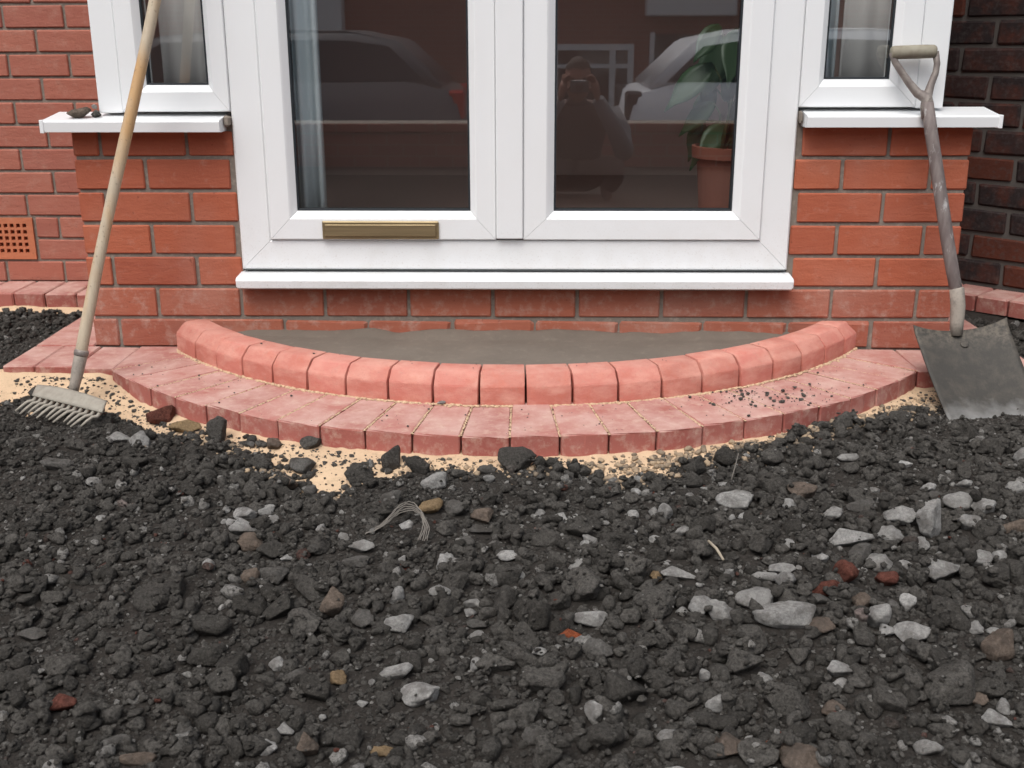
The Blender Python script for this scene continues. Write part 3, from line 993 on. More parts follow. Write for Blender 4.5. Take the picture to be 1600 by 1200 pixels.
NOTABLE = """-0.804 -0.599 42 27 p;-0.744 -0.632 41 41 p;-0.673 -0.543 64 33 s;-0.755 -0.465 53 41 b;-0.584 -0.596 38 50 d;-0.871 -0.772 58 26 g;-0.431 -0.980 43 23 p;-0.394 -0.963 30 20 p;-0.411 -1.052 46 32 p;-0.387 -1.112 40 33 t;-0.336 -1.156 46 35 d;-0.309 -1.178 20 11 p;-0.368 -0.745 46 33 g;-0.454 -0.630 29 26 t;-0.368 -0.645 40 26 d;-0.333 -0.841 24 26 g;-0.381 -0.829 37 32 t;-0.239 -0.797 53 45 d;-0.182 -0.734 35 43 d;-0.081 -0.857 46 31 p;0.080 -0.763 66 48 d;-0.074 -1.001 41 27 s;-0.028 -0.994 36 27 g;0.021 -0.992 36 29 t;0.021 -1.051 38 19 g;-0.155 -0.953 35 30 g;-0.180 -1.152 41 23 p;-0.184 -1.203 40 20 g;-0.031 -1.194 27 27 p;-0.001 -1.110 28 21 g;0.071 -1.146 32 18 p;0.366 -0.979 22 32 p;0.389 -1.043 24 19 p;0.113 -0.872 20 13 p;0.201 -1.042 45 40 d;0.023 -0.792 34 21 g;0.505 -0.932 68 33 p;0.778 -0.703 40 20 p;0.642 -0.894 49 31 t;0.670 -1.008 32 25 p;0.684 -1.087 70 34 p;0.761 -1.057 39 32 p;0.796 -0.998 48 38 p;0.841 -1.023 45 58 p;0.938 -0.912 53 32 p;0.922 -1.006 36 31 p;0.977 -0.934 40 29 p;1.000 -1.007 47 23 t;0.810 -1.187 59 42 p;0.713 -1.164 40 30 p;0.892 -1.133 41 32 p;0.683 -1.146 38 28 g;0.808 -1.079 29 25 p;0.899 -0.847 27 19 p;0.978 -0.824 28 17 p;1.082 -0.826 34 23 p;1.154 -0.673 30 36 p;0.600 -0.961 25 18 p;0.534 -1.212 38 20 p;0.608 -1.173 25 16 p;0.736 -0.960 51 20 g;-0.193 -1.369 29 43 t;-0.342 -1.286 26 28 t;-0.312 -1.263 44 29 g;-0.245 -1.529 21 19 p;-0.209 -1.561 23 21 g;-0.154 -1.562 22 19 s;-0.517 -1.619 33 21 r;-0.557 -1.529 51 30 d;-0.368 -1.434 55 33 d;-0.226 -1.429 44 36 d;-0.353 -1.504 45 32 d;-0.413 -1.711 27 20 g;-0.202 -1.677 19 18 p;-0.652 -1.406 39 22 g;-0.370 -1.751 39 16 t;-0.164 -1.718 22 31 t;-0.074 -1.542 41 21 p;-0.036 -1.598 47 27 p;-0.088 -1.406 40 28 p;-0.143 -1.398 30 26 g;-0.032 -1.297 32 21 p;0.020 -1.316 25 15 p;0.020 -1.353 18 16 p;0.030 -1.426 24 14 p;0.033 -1.393 30 14 g;-0.099 -1.333 23 27 p;0.206 -1.371 45 26 p;0.179 -1.426 39 20 o;0.212 -1.466 41 27 g;0.377 -1.361 31 29 p;0.127 -1.475 19 13 p;0.038 -1.523 19 19 p;0.131 -1.565 55 37 d;0.199 -1.303 52 48 d;0.102 -1.644 44 26 d;0.065 -1.522 47 30 d;0.296 -1.669 30 18 p;0.200 -1.632 21 25 p;0.120 -1.688 29 19 g;-0.069 -1.711 33 10 s;0.037 -1.646 35 21 d;0.137 -1.724 34 37 d;0.322 -1.235 17 17 s;0.361 -1.232 55 22 p;0.013 -1.620 11 13 p;0.250 -1.538 22 17 g;0.501 -1.388 84 37 p;0.471 -1.326 59 32 p;0.501 -1.239 40 18 p;0.531 -1.266 31 35 p;0.588 -1.279 46 28 r;0.707 -1.223 34 25 b;0.407 -1.364 37 29 p;0.556 -1.398 33 23 t;0.648 -1.373 32 36 p;0.709 -1.326 20 24 p;0.639 -1.320 26 26 t;0.689 -1.417 46 27 p;0.653 -1.405 21 17 p;0.558 -1.509 43 23 p;0.546 -1.541 25 13 p;0.570 -1.545 21 17 g;0.801 -1.452 42 42 t;0.820 -1.394 19 15 p;0.364 -1.596 22 24 p;0.360 -1.531 13 17 p;0.727 -1.571 24 20 t;0.733 -1.625 38 25 p;0.424 -1.684 19 16 o;0.454 -1.726 48 43 t;0.370 -1.697 35 30 t;0.344 -1.676 26 19 t;0.621 -1.693 31 20 p;0.402 -1.716 43 29 d;0.692 -1.552 65 55 d;0.419 -1.501 48 39 d;0.465 -1.588 52 43 d;0.745 -1.552 54 30 d;0.523 -1.595 28 21 t;0.530 -1.624 37 22 d;0.370 -1.636 36 20 d;0.766 -1.359 50 33 d;0.634 -1.241 34 40 b;0.310 -1.741 51 12 p;0.571 -1.317 32 17 g;0.420 -0.590 28 16 g"""
KIND = {'p': ('pale_stone', 'pale', 'one of the many small pale concrete lumps scattered through the dark rubble', 'pale concrete lumps'),
        'g': ('grey_stone', 'grey', 'one of the small dusty mid grey stones scattered through the dark rubble', 'mid grey stones'),
        't': ('beige_stone', 'tan', 'one of the small dusty beige stones scattered through the dark rubble', 'beige stones'),
        's': ('sandstone_lump', 'sandstone', 'yellowish sandstone lump in the dark rubble', 'yellowish stones'),
        'r': ('brick_fragment', 'red_frag', 'dull red brick fragment in the dark rubble', 'red brick fragments'),
        'b': ('brick_fragment', 'red_frag', 'dull dark red brick fragment in the dark rubble', 'red brick fragments'),
        'o': ('brick_fragment', 'orange_frag', 'bright orange red brick fragment in the dark rubble', 'red brick fragments'),
        'd': ('dark_stone', 'dark_stone', 'one of the many ordinary soil coated dark grey stones making up the rubble', 'dark stones of the rubble')}
SPECIAL = {3: 'dark red brick fragment on the sand beside the rake head',
           2: 'flat yellowish stone on the sand right of the dark red fragment',
           4: 'upright rounded dark stone standing on the sand in front of the left paving',
           0: 'pale grey lump just below the right end of the rake head',
           1: 'second pale grey lump below the rake head, nearer the sand',
           17: 'egg shaped dark stone on the edge of the sand left of the middle',
           18: 'dark upright stone leaning on the sand below the paving, left of the middle',
           20: 'large angular dark lump on the sand directly below the middle of the paving',
           19: 'pale broken lump near the sand, between the twine loop and the paving',
           21: 'yellowish stone just behind the loop of twine',
           22: 'grey lump right of the yellowish stone behind the twine',
           23: 'beige lump second to the right of the yellowish stone behind the twine',
           25: 'small grey lump behind and left of the twine loop',
           26: 'pale lump in front and left of the twine loop',
           28: 'pale block in front and right of the twine loop',
           29: 'small bluish grey stone right of the twine loop',
           34: 'large round dark stone alone in finer soil near the middle',
           31: 'cream wedge shaped stone standing upright right of the middle',
           32: 'small pale stone just right of the cream wedge shaped stone',
           36: 'long pale lump with a brown end, behind the right hand stones',
           38: 'pinkish beige lump at the back of the right hand stones',
           43: 'tall pale lump standing upright, largest of the cluster below the shovel',
           42: 'pale lump just left of the tall upright pale lump',
           40: 'wide pale lump at the left end of the cluster below the shovel',
           41: 'pale lump between the wide pale lump and the tall upright one',
           48: 'long pale lump below the tall upright pale lump',
           49: 'pale jagged lump above the brown red fragment at the right',
           112: 'brown red brick fragment below the pale jagged lump at the right',
           111: 'dull red brick fragment above and right of the biggest pale slab',
           107: 'biggest pale concrete slab, flat and wide, right of the middle',
           108: 'pale lump touching the upper left of the biggest pale slab',
           110: 'pale pointed lump above the biggest pale slab',
           109: 'thin flat pale lump above and left of the biggest pale slab',
           114: 'beige lump at the right end of the biggest pale slab',
           113: 'white lump left of the biggest pale slab',
           90: 'speckled grey lump beside the white lump left of the biggest slab',
           88: 'bright orange red brick fragment near the middle of the rubble',
           87: 'pale lump right behind the bright orange brick fragment',
           89: 'dusty grey stone below and right of the bright orange brick fragment',
           93: 'large dark angular stone low in the middle of the rubble',
           61: 'beige pointed stone standing upright left of the middle',
           79: 'pale broken lump right of the beige pointed stone',
           78: 'large pale wedge shaped lump low and left of the middle',
           77: 'pale lump just above the large pale wedge shaped lump',
           66: 'small yellow orange stone left of the large pale wedge shaped lump',
           67: 'dull red brick fragment near the lower left corner of the rubble',
           100: 'thin flat orange yellow piece near the bottom, left of the middle',
           129: 'small bright orange brick fragment near the bottom, right of the middle',
           130: 'largest beige brown stone at the bottom edge, right of the middle',
           131: 'beige stone left of the small orange fragment near the bottom',
           135: 'very large flat dark slab low at the right',
           123: 'large beige stone near the right edge of the rubble',
           120: 'pale flat lump with dark pits, low at the right',
           128: 'pale lump near the lower right corner of the rubble',
           118: 'pale lump right of the beige lump and the biggest slab',
           103: 'small cream yellow pebble right of the middle',
           146: 'dark grey pebble lying on top of a paving block',
           64: 'small white stone low at the left',
           65: 'pale grey stone just right of the small white stone at the left',
           8: 'pale rounded stone in the left group of pale lumps',
           9: 'beige stone at the front of the left group of pale lumps',
           81: 'white lump at the top of the short row of white stones left of the middle',
           84: 'white lump at the bottom of the short row of white stones left of the middle',
           75: 'pinkish beige stone at the bottom edge at the left',
           76: 'upright beige stone near the bottom edge left of the middle',
           97: 'pale oval lump near the bottom right of the middle',
           69: 'large rounded dark stone in the left half of the rubble'}
pale_spots = []
taken = []          # (x, y, r) of the stones placed one by one
count_dark = 0
def put_stone(name, mat, x, y, z, a, b, c, ang, lab, group, i=None, tilt=.35):
    i = int(rng.integers(len(PROTO))) if i is None else i
    o = obj(name, stone_mesh(i, mat), None, (x, y, z), (rng.uniform(-tilt, tilt), rng.uniform(-tilt, tilt), ang))
    o.scale = (a, b, c)
    return tag(o, lab, 'stone' if name != 'brick_fragment' else 'brick fragment', group, 'thing')
items = []
for n, row in enumerate(NOTABLE.split(';')):
    x, y, w_, h_, t = row.split()
    items.append((n, float(x), float(y), float(w_) / 1000, float(h_) / 1000, t))
for n, x, y, w_, h_, t in items:
    a = w_ / 2 * 1.2
    lying = h_ <= w_ * 1.05
    b = (h_ * (.70 if lying else .5))
    c = h_ * (.52 if lying else .62)
    ang = rng.uniform(-.25, .25)
    if abs(x - .438) < .02 and y > -.56:      # the pebble on the paving
        z = c * .8
    else:
        z = settle(x, y, a, b, c, ang, .70)
    name, mat, lab, grp = KIND[t]
    put_stone(name, mat, x, y, z, a, b, c, ang, SPECIAL.get(n, lab), None if n in SPECIAL else grp, i=n % 8 if w_ > .035 else None, tilt=.18)
    taken.append((x, y, max(a, b)))
    if t != 'd': pale_spots.append((x, y, max(a, b)))
    count_dark += t == 'd'

# the largest dark stones, one object each
need = 300 - count_dark
tries = 0
lab, grp = KIND['d'][2:]
sizes = np.sort(.0135 + .0165 * rng.power(.38, need))[::-1]
si = 0
while si < need and tries < 60000:
    tries += 1
    y = rng.uniform(-1.78, -.2); x = rng.uniform(-1.5, 1.6)
    if not (allowed(x, y, .012) and inview(x, y, 12, 12)): continue
    if y > -.28 or (x > 1.02 and y > -.475): continue
    if rng.uniform() > .55 + .45 * float(vnoise(x, y, 2.3, 31)) + .18 * x: continue
    r = sizes[si]
    if any((x - tx) ** 2 + (y - ty) ** 2 < (.72 * (r + tr)) ** 2 for tx, ty, tr in taken): continue
    a = r * rng.uniform(.95, 1.3); b = r * rng.uniform(.75, 1.05); c = r * rng.uniform(.62, .92)
    ang = rng.uniform(0, 6.28)
    z = settle(x, y, a, b, c, ang, .58)
    put_stone('dark_stone', 'dark_stone', x, y, z, a, b, c, ang, lab, grp, i=int(rng.integers(8)) if si < 110 else int(rng.integers(8, len(PROTO))))
    taken.append((x, y, r)); si += 1

# smaller pale lumps, thickest right of the middle
n = 0
while n < 165:
    if rng.uniform() < .72: x, y = rng.normal(.55, .42), rng.normal(-1.05, .22)
    else: x, y = rng.uniform(-1.2, 1.3), rng.uniform(-1.75, -.6)
    if not (allowed(x, y, .03) and inview(x, y, 5, 5)): continue
    if x > 1.02 and y > -.475: continue
    r = .0052 + .0085 * rng.power(.45)
    if any((x - tx) ** 2 + (y - ty) ** 2 < (.9 * (r + tr)) ** 2 for tx, ty, tr in taken): continue
    a = r * rng.uniform(.95, 1.35); b = r * rng.uniform(.75, 1.05); c = r * rng.uniform(.6, .9)
    ang = rng.uniform(0, 6.28)
    z = settle(x, y, a, b, c, ang, .62)
    t = 'p' if rng.uniform() < .72 else 'g'
    name, mat, lab2, grp2 = KIND[t]
    put_stone(name, mat, x, y, z, a, b, c, ang, lab2, grp2)
    taken.append((x, y, r)); pale_spots.append((x, y, r)); n += 1

def scatter_mesh(name, mat, protos, data, smooth):
    """many small lumps joined into one mesh; data = list of (x, y, z, a, b, c, ang, tilt)"""
    vs, fs, off = [], [], 0
    D = np.array(data)
    pick = rng.integers(0, len(protos), len(D))
    for p, (V, F) in enumerate(protos):
        d = D[pick == p]
        if not len(d): continue
        P = V[None] * d[:, None, 3:6]
        ct, st = np.cos(d[:, 7])[:, None], np.sin(d[:, 7])[:, None]
        P = np.stack([P[..., 0], P[..., 1] * ct - P[..., 2] * st, P[..., 1] * st + P[..., 2] * ct], -1)
        ca, sa = np.cos(d[:, 6])[:, None], np.sin(d[:, 6])[:, None]
        P = np.stack([P[..., 0] * ca - P[..., 1] * sa, P[..., 0] * sa + P[..., 1] * ca, P[..., 2]], -1) + d[:, None, 0:3]
        vs.append(P.reshape(-1, 3))
        fs.append((F[None] + (off + np.arange(len(d)) * len(V))[:, None, None]).reshape(-1, 3))
        off += len(d) * len(V)
    V = np.concatenate(vs).astype(np.float32); F = np.concatenate(fs).astype(np.int32)
    me = bpy.data.meshes.new(name)
    me.vertices.add(len(V)); me.vertices.foreach_set('co', V.ravel())
    me.loops.add(F.size); me.loops.foreach_set('vertex_index', F.ravel())
    me.polygons.add(len(F)); me.polygons.foreach_set('loop_start', np.arange(0, F.size, 3, dtype=np.int32)); me.polygons.foreach_set('loop_total', np.full(len(F), 3, dtype=np.int32))
    me.polygons.foreach_set('use_smooth', np.full(len(F), smooth, dtype=bool))
    me.materials.append(MAT[mat])
    me.update(); me.validate()
    return obj(name, me)

# middling stones, settled one on another
TK = np.array(taken)
data = []
NM = 9500
xs = rng.uniform(-2.3, 2.2, 60000); ys = rng.uniform(-2.2, .6, 60000)
ok = allowed(xs, ys, .004) & inview(xs, ys, 260, 120)
xs, ys = xs[ok][:NM], ys[ok][:NM]
rs = .0048 + .0108 * rng.power(.46, len(xs))
order = np.argsort(-rs + rng.normal(0, .002, len(rs)))
fine_zone = vnoise(xs, ys, 2.1, 41) + .5 * vnoise(xs, ys, 5, 42) - .35 * xs
for k in order:
    x, y, r = xs[k], ys[k], rs[k]
    if x > 1.04 and -.46 < y < -.2 and r > .006: r = .005
    if fine_zone[k] > .55: r *= .62
    if (((TK[:, 0] - x) ** 2 + (TK[:, 1] - y) ** 2) < (TK[:, 2] * .75) ** 2).any(): continue
    a = r * rng.uniform(.9, 1.35); b = r * rng.uniform(.7, 1.05); c = r * rng.uniform(.62, 1.)
    ang = rng.uniform(0, 6.28)
    z = settle(x, y, a, b, c, ang, .55, 40)
    if z is None: continue
    data.append((x, y, z, a, b, c, ang, rng.uniform(-.5, .5)))
g1 = scatter_mesh('rubble', 'gravel', MED, data, True)
tag(g1, 'loose dark rubble of small soil coated stones', 'rubble', kind='stuff')
# fine crumbs, over everything the stones leave open
NFINE = 56000
xs = rng.uniform(-2.3, 2.2, 400000); ys = rng.uniform(-2.2, .6, 400000)
n2 = rng.uniform(0, 1, 400000) ** 2
ok = (allowed(xs, ys, 0.) | (allowed(xs, ys + 0, -.05) & (rng.uniform(0, 1, 400000) < .10))) & inview(xs, ys, 160, 60)
xs, ys = xs[ok][:NFINE], ys[ok][:NFINE]
rs = .0016 + .0030 * rng.power(.6, len(xs))
ii = np.clip(((xs - RX0) / RS).astype(int), 0, len(gx) - 1); jj = np.clip(((ys - RY0) / RS).astype(int), 0, len(gy) - 1)
hz = H[jj, ii]; base = np.maximum(soil_h(xs, ys), -1)
rise = hz - base
keep = (rise < .010) | (rng.uniform(0, 1, len(xs)) < .34)
on_pale = np.zeros(len(xs), bool)
for px_, py_, pr_ in pale_spots:
    on_pale |= (xs - px_) ** 2 + (ys - py_) ** 2 < (pr_ * .95) ** 2
keep &= ~on_pale | (rng.uniform(0, 1, len(xs)) < .06)
xs, ys, rs, hz = xs[keep], ys[keep], rs[keep], hz[keep]
D = np.stack([xs, ys, hz + rs * .25, rs * rng.uniform(.9, 1.4, len(xs)), rs * rng.uniform(.7, 1.1, len(xs)), rs * rng.uniform(.5, .9, len(xs)), rng.uniform(0, 6.28, len(xs)), rng.uniform(-.6, .6, len(xs))], 1)
g2 = scatter_mesh('fine_gravel', 'gravel', FIN, D, False)
tag(g2, 'fine dark soil crumbs between the stones', 'gravel', kind='stuff')
# crumbs fallen on the sand and on the right of the paving
data = []
for k in range(1600):
    x = rng.uniform(-1.2, 1.35) if k < 1500 else rng.uniform(-1.22, -.15)
    y = ye(x) - .005 - abs(rng.normal(0, .055)) - .01
    if y < yb(x) - .02 and rng.uniform() < .5: continue
    if y > ye(x) - .004: continue
    r = .0012 + .0048 * rng.power(.28)
    z = float(np.maximum(sand_h(x, y), soil_h(x, y))) + r * .3
    data.append((x, y, z, r * 1.2, r * .95, r * .8, rng.uniform(0, 6.28), 0.))
for k in range(210):
    x = rng.normal(.66, .12); y = rng.normal(-.42, .055)
    rad = math.hypot(x - AX, y - AY)
    if not (RK + .006 < rad < RP - .008): continue
    r = .0010 + .0042 * rng.power(.22)
    data.append((x, y, .0015 + r * .5, r * 1.2, r, r * .8, rng.uniform(0, 6.28), 0.))
for k in range(120):
    a = rng.uniform(-.9, .9); rad = rng.uniform(RK + .005, RP - .006)
    x, y = pol(a, rad); r = .0008 + .0020 * rng.power(.3)
    data.append((x, y, .0015 + r * .5, r * 1.2, r, r * .8, rng.uniform(0, 6.28), 0.))
for k in range(14):
    a = rng.uniform(-.7, .7); x, y = pol(a, RK - rng.uniform(.03, .08)); r = .001 + .0016 * rng.power(.3)
    data.append((x, y, .0750 + r * .5, r * 1.2, r, r * .8, 0., 0.))
g3 = scatter_mesh('soil_crumbs', 'dark_stone', FIN, data, False)
tag(g3, 'dark soil crumbs scattered over the sand and paving', 'crumbs', kind='stuff')
# sand brushed into the joints and along the foot of the kerb
data = []
for k in range(1500):
    a = rng.uniform(-.95, 1.0); x, y = pol(a, RK + abs(rng.normal(0, .0045))); r = .0012 + .0022 * rng.power(.5)
    data.append((x, y, .0005, r * 1.8, r * 1.2, r * .9, a, 0.))
for k in range(-NF, NF + 1):
    for q in range(110):
        a = A0 + k * DA + rng.normal(0, .0009); x, y = pol(a, rng.uniform(RK, RP - .003)); r = .0008 + .0009 * rng.uniform()
        data.append((x, y, -.0012, r * 1.6, r, r * .8, a, 0.))
g4 = scatter_mesh('joint_sand', 'sand', FIN, data, True)
tag(g4, 'sand swept into the joints of the paving fan', 'sand', kind='stuff')

# clods of sand and soil mixed together along the right of the paving
data = []
for k in range(1500):
    x = rng.uniform(.22, 1.2)
    y = yb(x) + rng.normal(.005, .032)
    if y > ye(x) - .006: continue
    r = .0018 + .0062 * rng.power(.35)
    z = float(np.maximum(sand_h(x, y), soil_h(x, y))) + r * .35
    data.append((x, y, z, r * 1.25, r, r * .8, rng.uniform(0, 6.28), 0.))
for k in range(500):
    x = rng.uniform(-.75, .2)
    y = yb(x) + rng.normal(.0, .03)
    if y > ye(x) - .006: continue
    r = .0016 + .005 * rng.power(.3)
    z = float(np.maximum(sand_h(x, y), soil_h(x, y))) + r * .35
    data.append((x, y, z, r * 1.25, r, r * .8, rng.uniform(0, 6.28), 0.))
g5 = scatter_mesh('sandy_clods', 'sandy_crumb', MED, data, True)
tag(g5, 'small clods of sand mixed with soil along the sand edge', 'clods', kind='stuff')

# dark stones strayed onto the sand left of the middle
data = []
for k in range(230):
    x = rng.normal(-.45, .17)
    y = yb(x) + abs(rng.normal(0, .05)) - .01
    if y > ye(x) - .012 or x > -.15: continue
    r = .0025 + .0085 * rng.power(.4)
    z = float(np.maximum(sand_h(x, y), soil_h(x, y))) + r * .4
    data.append((x, y, z, r * 1.2, r, r * .8, rng.uniform(0, 6.28), rng.uniform(-.4, .4)))
g6 = scatter_mesh('stray_rubble', 'gravel', MED, data, True)
tag(g6, 'small dark stones strayed onto the sand left of the middle', 'rubble', kind='stuff')

# ------------------------------------------------------------------ the rake leaning at the left
rake = thing('rake', 'old garden rake with a pale wooden handle leaning beside the left window', 'rake', (-.995, -.361, -.04))
rA, rB = Vector((-.995, -.361, -.005)), Vector((-.7897, -.128, .888))
rd = (rB - rA)
top = rA + rd * 1.445
hp = [rA + rd * t for t in np.linspace(.05, 1.445, 24)]
wob = rd.normalized().cross(Vector((0, 1, 0))).normalized()
hp = [p + wob * .0035 * math.sin(i * .32) for i, p in enumerate(hp)]
part('handle', tube_mesh('handle', hp, [.0138 + .0005 * math.sin(i * .8) for i in range(24)], MAT['wood'], 16), rake)
sk = part('socket', tube_mesh('socket', [rA - rd * .012, rA + rd * .01, rA + rd * .04, rA + rd * .098, rA + rd * .1], [.012, .0125, .0145, .0158, .0145], MAT['socket'], 16), rake)
part('band', tube_mesh('band', [rA + rd * .084, rA + rd * .0865, rA + rd * .096, rA + rd * .0985], [.0160, .0172, .0172, .0160], MAT['yoke'], 16), sk)
bl, br_ = Vector((-1.083, -.362, .002)), Vector((-.872, -.478, .000))
uu = (br_ - bl)
dn = Vector((.003, -.040, -.0205))
grid = []
for i in range(6):
    f = i / 5
    row = []
    for j in range(25):
        g = j / 24
        sag = .010 * (1 - (2 * g - 1) ** 2)
        crn = .012 * max(0, abs(2 * g - 1) - .86) / .14 * (1 - f)
        p = bl + uu * g + dn * f + Vector((0, 0, .006 * math.sin(f * 1.6) + sag * (1 - f) * .7)) + dn * crn * 18 * .05
        row.append(p)
    grid.append(row)
part('rake_head', sheet_mesh('rake_head', grid, .0045, MAT['rake_steel']), rake)
for k in range(12):
    g = (k + .5) / 12
    r0 = bl + uu * g + dn * .94
    tip = Vector((-.045, -.040, -.026)) * (.84 + .08 * math.sin(k * 2.1))
    side = uu.normalized() * .003 * math.sin(k * 1.7)
    pts = [r0 - dn * .1, r0 + dn * .18 + Vector((-.004, -.002, 0)), r0 + tip * .38 + Vector((0, 0, .004)), r0 + tip * .7 + side * .5 + Vector((0, 0, .0025)), r0 + tip + side]
    part('tine', tube_mesh('tine', pts, [.0046, .0047, .0041, .0035, .0022], MAT['rake_steel'], 8), rake)

# ------------------------------------------------------------------ the shovel leaning at the right
shov = thing('shovel', 'muddy square mouthed shovel with a D grip leaning on the right window sill', 'shovel', (1.2, -.40, -.065))
shaft = [(1.166, -.190, .175), (1.151, -.168, .25), (1.137, -.150, .32), (1.110, -.113, .47), (1.090, -.085, .58), (1.079, -.069, .645)]
part('shaft', tube_mesh('shaft', shaft, [.0150, .0158, .0160, .0158, .0155, .0150], MAT['grey_wood'], 16), shov)
part('socket', tube_mesh('socket', [(1.1655, -.206, .092), (1.1655, -.200, .125), (1.166, -.1925, .165), (1.161, -.185, .205), (1.1605, -.1845, .207)], [.0145, .0165, .0178, .0175, .0160], MAT['socket'], 16), shov)
TL, TR, BL_, BR_ = Vector((1.058, -.200, .112)), Vector((1.288, -.192, .131)), Vector((1.092, -.438, -.064)), Vector((1.332, -.390, -.058))
nb = (TR - TL).cross(BL_ - TL).normalized()
if nb.y > 0: nb = -nb
grid = []
NU, NV = 25, 17
for i in range(NV):
    row = []
    for j in range(NU):
        u = j / (NU - 1); s_ = 2 * u - 1
        v0 = .052 * (1 - abs(s_) ** 2.6); v1 = 1 - .05 * abs(s_) ** 9
        v = v0 + (v1 - v0) * i / (NV - 1)
        p = (TL * (1 - u) + TR * u) * (1 - v) + (BL_ * (1 - u) + BR_ * u) * v
        p = p - nb * .016 * (1 - s_ * s_) * (1 - .45 * v) - nb * .012 * math.sin(v * 2.6)
        if i == 0: p = p + nb * .007
        row.append(p)
    grid.append(row)
bd = part('blade', sheet_mesh('blade', grid, .0035, MAT['blade']), shov)
c = TL * .5 + TR * .5; c = c * .82 + (BL_ * .5 + BR_ * .5) * .18 - nb * .0175
bm = bmesh.new()
tv = (BL_ - TL).normalized()
bm_tube(bm, [c + nb * -.004, c + nb * .0022, c + nb * .0032], [.0105, .0105, .0085], 18)
part('rivet', bm_mesh('rivet', bm, MAT['blade']), bd)
b0 = Vector((1.079, -.069, .640))
yk = bmesh.new()
bm_tube(yk, [b0 - Vector((-.0035, .006, .03)), b0, b0 + Vector((-.002, .004, .018)), (1.056, -.060, .668), (1.033, -.054, .694), (1.012, -.049, .722), (.998, -.046, .742), (.9895, -.044, .764)], [.0165, .0168, .0150, .0115, .0095, .0088, .0085, .0088], 12, ((0, 1, 0), .8))
bm_tube(yk, [b0 + Vector((0, .002, .004)), (1.080, -.062, .662), (1.088, -.056, .690), (1.0985, -.050, .718), (1.1005, -.046, .738), (1.0945, -.044, .766)], [.0150, .0120, .0092, .0082, .0080, .0084], 12, ((0, 1, 0), .8))
part('yoke', bm_mesh('yoke', yk, MAT['yoke'], True), shov)
gl_, gr_ = Vector((.9865, -.043, .7635)), Vector((1.0955, -.043, .7665))
gp = [gl_.lerp(gr_, t) for t in (0, .03, .08, .3, .6, .92, .97, 1)]
part('grip', tube_mesh('grip', gp, [.0125, .0148, .0160, .0165, .0168, .0162, .0150, .0125], MAT['grip'], 18), shov)

# ------------------------------------------------------------------ small odds and ends
V, F = PROTO[3]
def lump(name, i, mat, loc, sc, rot, lab, cat):
    o = obj(name, stone_mesh(i, mat), None, loc, rot)
    o.scale = sc
    return tag(o, lab, cat, None, 'thing')
lump('mortar_lump', 5, 'tan', (-1.040, -.022, .619), (.030, .020, .013), (.1, -.15, .1), 'curled grey brown lump of mortar on the end of the left sill', 'mortar lump')
lump('mortar_crumb', 8, 'grey', (-1.000, -.016, .617), (.013, .014, .011), (0, .1, .4), 'small square mortar crumb on the left sill against the window frame', 'mortar crumb')
lump('plaster_flake', 11, 'pale', (-1.004, -.014, .634), (.008, .007, .0055), (.3, .4, .2), 'white flake perched on the mortar crumb on the left sill', 'flake')
lump('plaster_chip', 2, 'pale', (-.095, -.490, .005), (.010, .007, .0045), (0, 0, .2), 'tiny white chip on the paving at the foot of the kerb', 'chip')
bm = bmesh.new()
for s in range(5):
    o_ = s * .0026 - .004
    pts = [(-.185, -1.085 + o_, -.045), (-.158, -1.080 + o_, -.036), (-.140, -1.066 + o_ * .6, -.022 + o_), (-.122, -1.045 + o_, -.012 + o_ * 1.3), (-.100, -1.043 + o_, -.012 + o_ * 1.1), (-.083, -1.066 + o_ * .5, -.016 + o_ * .5), (-.074 + o_, -1.098, -.026), (-.080 + o_ * 1.6, -1.125, -.040)]
    P_ = []
    for a, b in zip(pts, pts[1:]):
        for q in range(4):
            P_.append(Vector(a).lerp(Vector(b), q / 4))
    P_.append(Vector(pts[-1]))
    for _ in range(3):
        P_ = [P_[0]] + [(P_[i - 1] + P_[i] * 2 + P_[i + 1]) / 4 for i in range(1, len(P_) - 1)] + [P_[-1]]
    bm_tube(bm, [p + Vector((random.uniform(-1, 1), random.uniform(-1, 1), random.uniform(-1, 1))) * .0012 for p in P_], .0009, 5)
MAT['twine'] = M('frayed fibre', (.19, .172, .15), .9).done()
o = obj('twine', bm_mesh('twine', bm, MAT['twine'], True))
tag(o, 'frayed loop of pale twine arching over the rubble beside a white chip', 'twine', kind='thing')
bm = bmesh.new()
bm_prism(bm, [(-.015, -.002), (-.004, -.011), (.013, -.006), (.012, .006), (.002, .011)], -.0022, .0022, .0008)
o = obj('plaster_shard', bm_mesh('plaster_shard', bm, MAT['pale']), None, (-.109, -1.098, -.022), (.55, -.15, -.45))
tag(o, 'flat white shard of plaster under the loop of twine', 'shard', kind='thing')
MAT['straw'] = M('dry stalk', (.34, .29, .22), .9).done()
o = obj('stalk', tube_mesh('stalk', [(.418, -1.160, -.020), (.428, -1.185, -.022), (.436, -1.212, -.030)], [.0024, .0026, .0020], MAT['straw'], 7))
tag(o, 'short pale stalk lying on the rubble in front of the paving', 'stalk', kind='thing')
o = obj('twig', tube_mesh('twig', [(.512, -.835, -.040), (.522, -.815, -.018), (.530, -.800, .004)], [.0013, .0011, .0006], MAT['twine'], 6))
tag(o, 'thin dry twig sticking up out of the rubble at the right', 'twig', kind='thing')

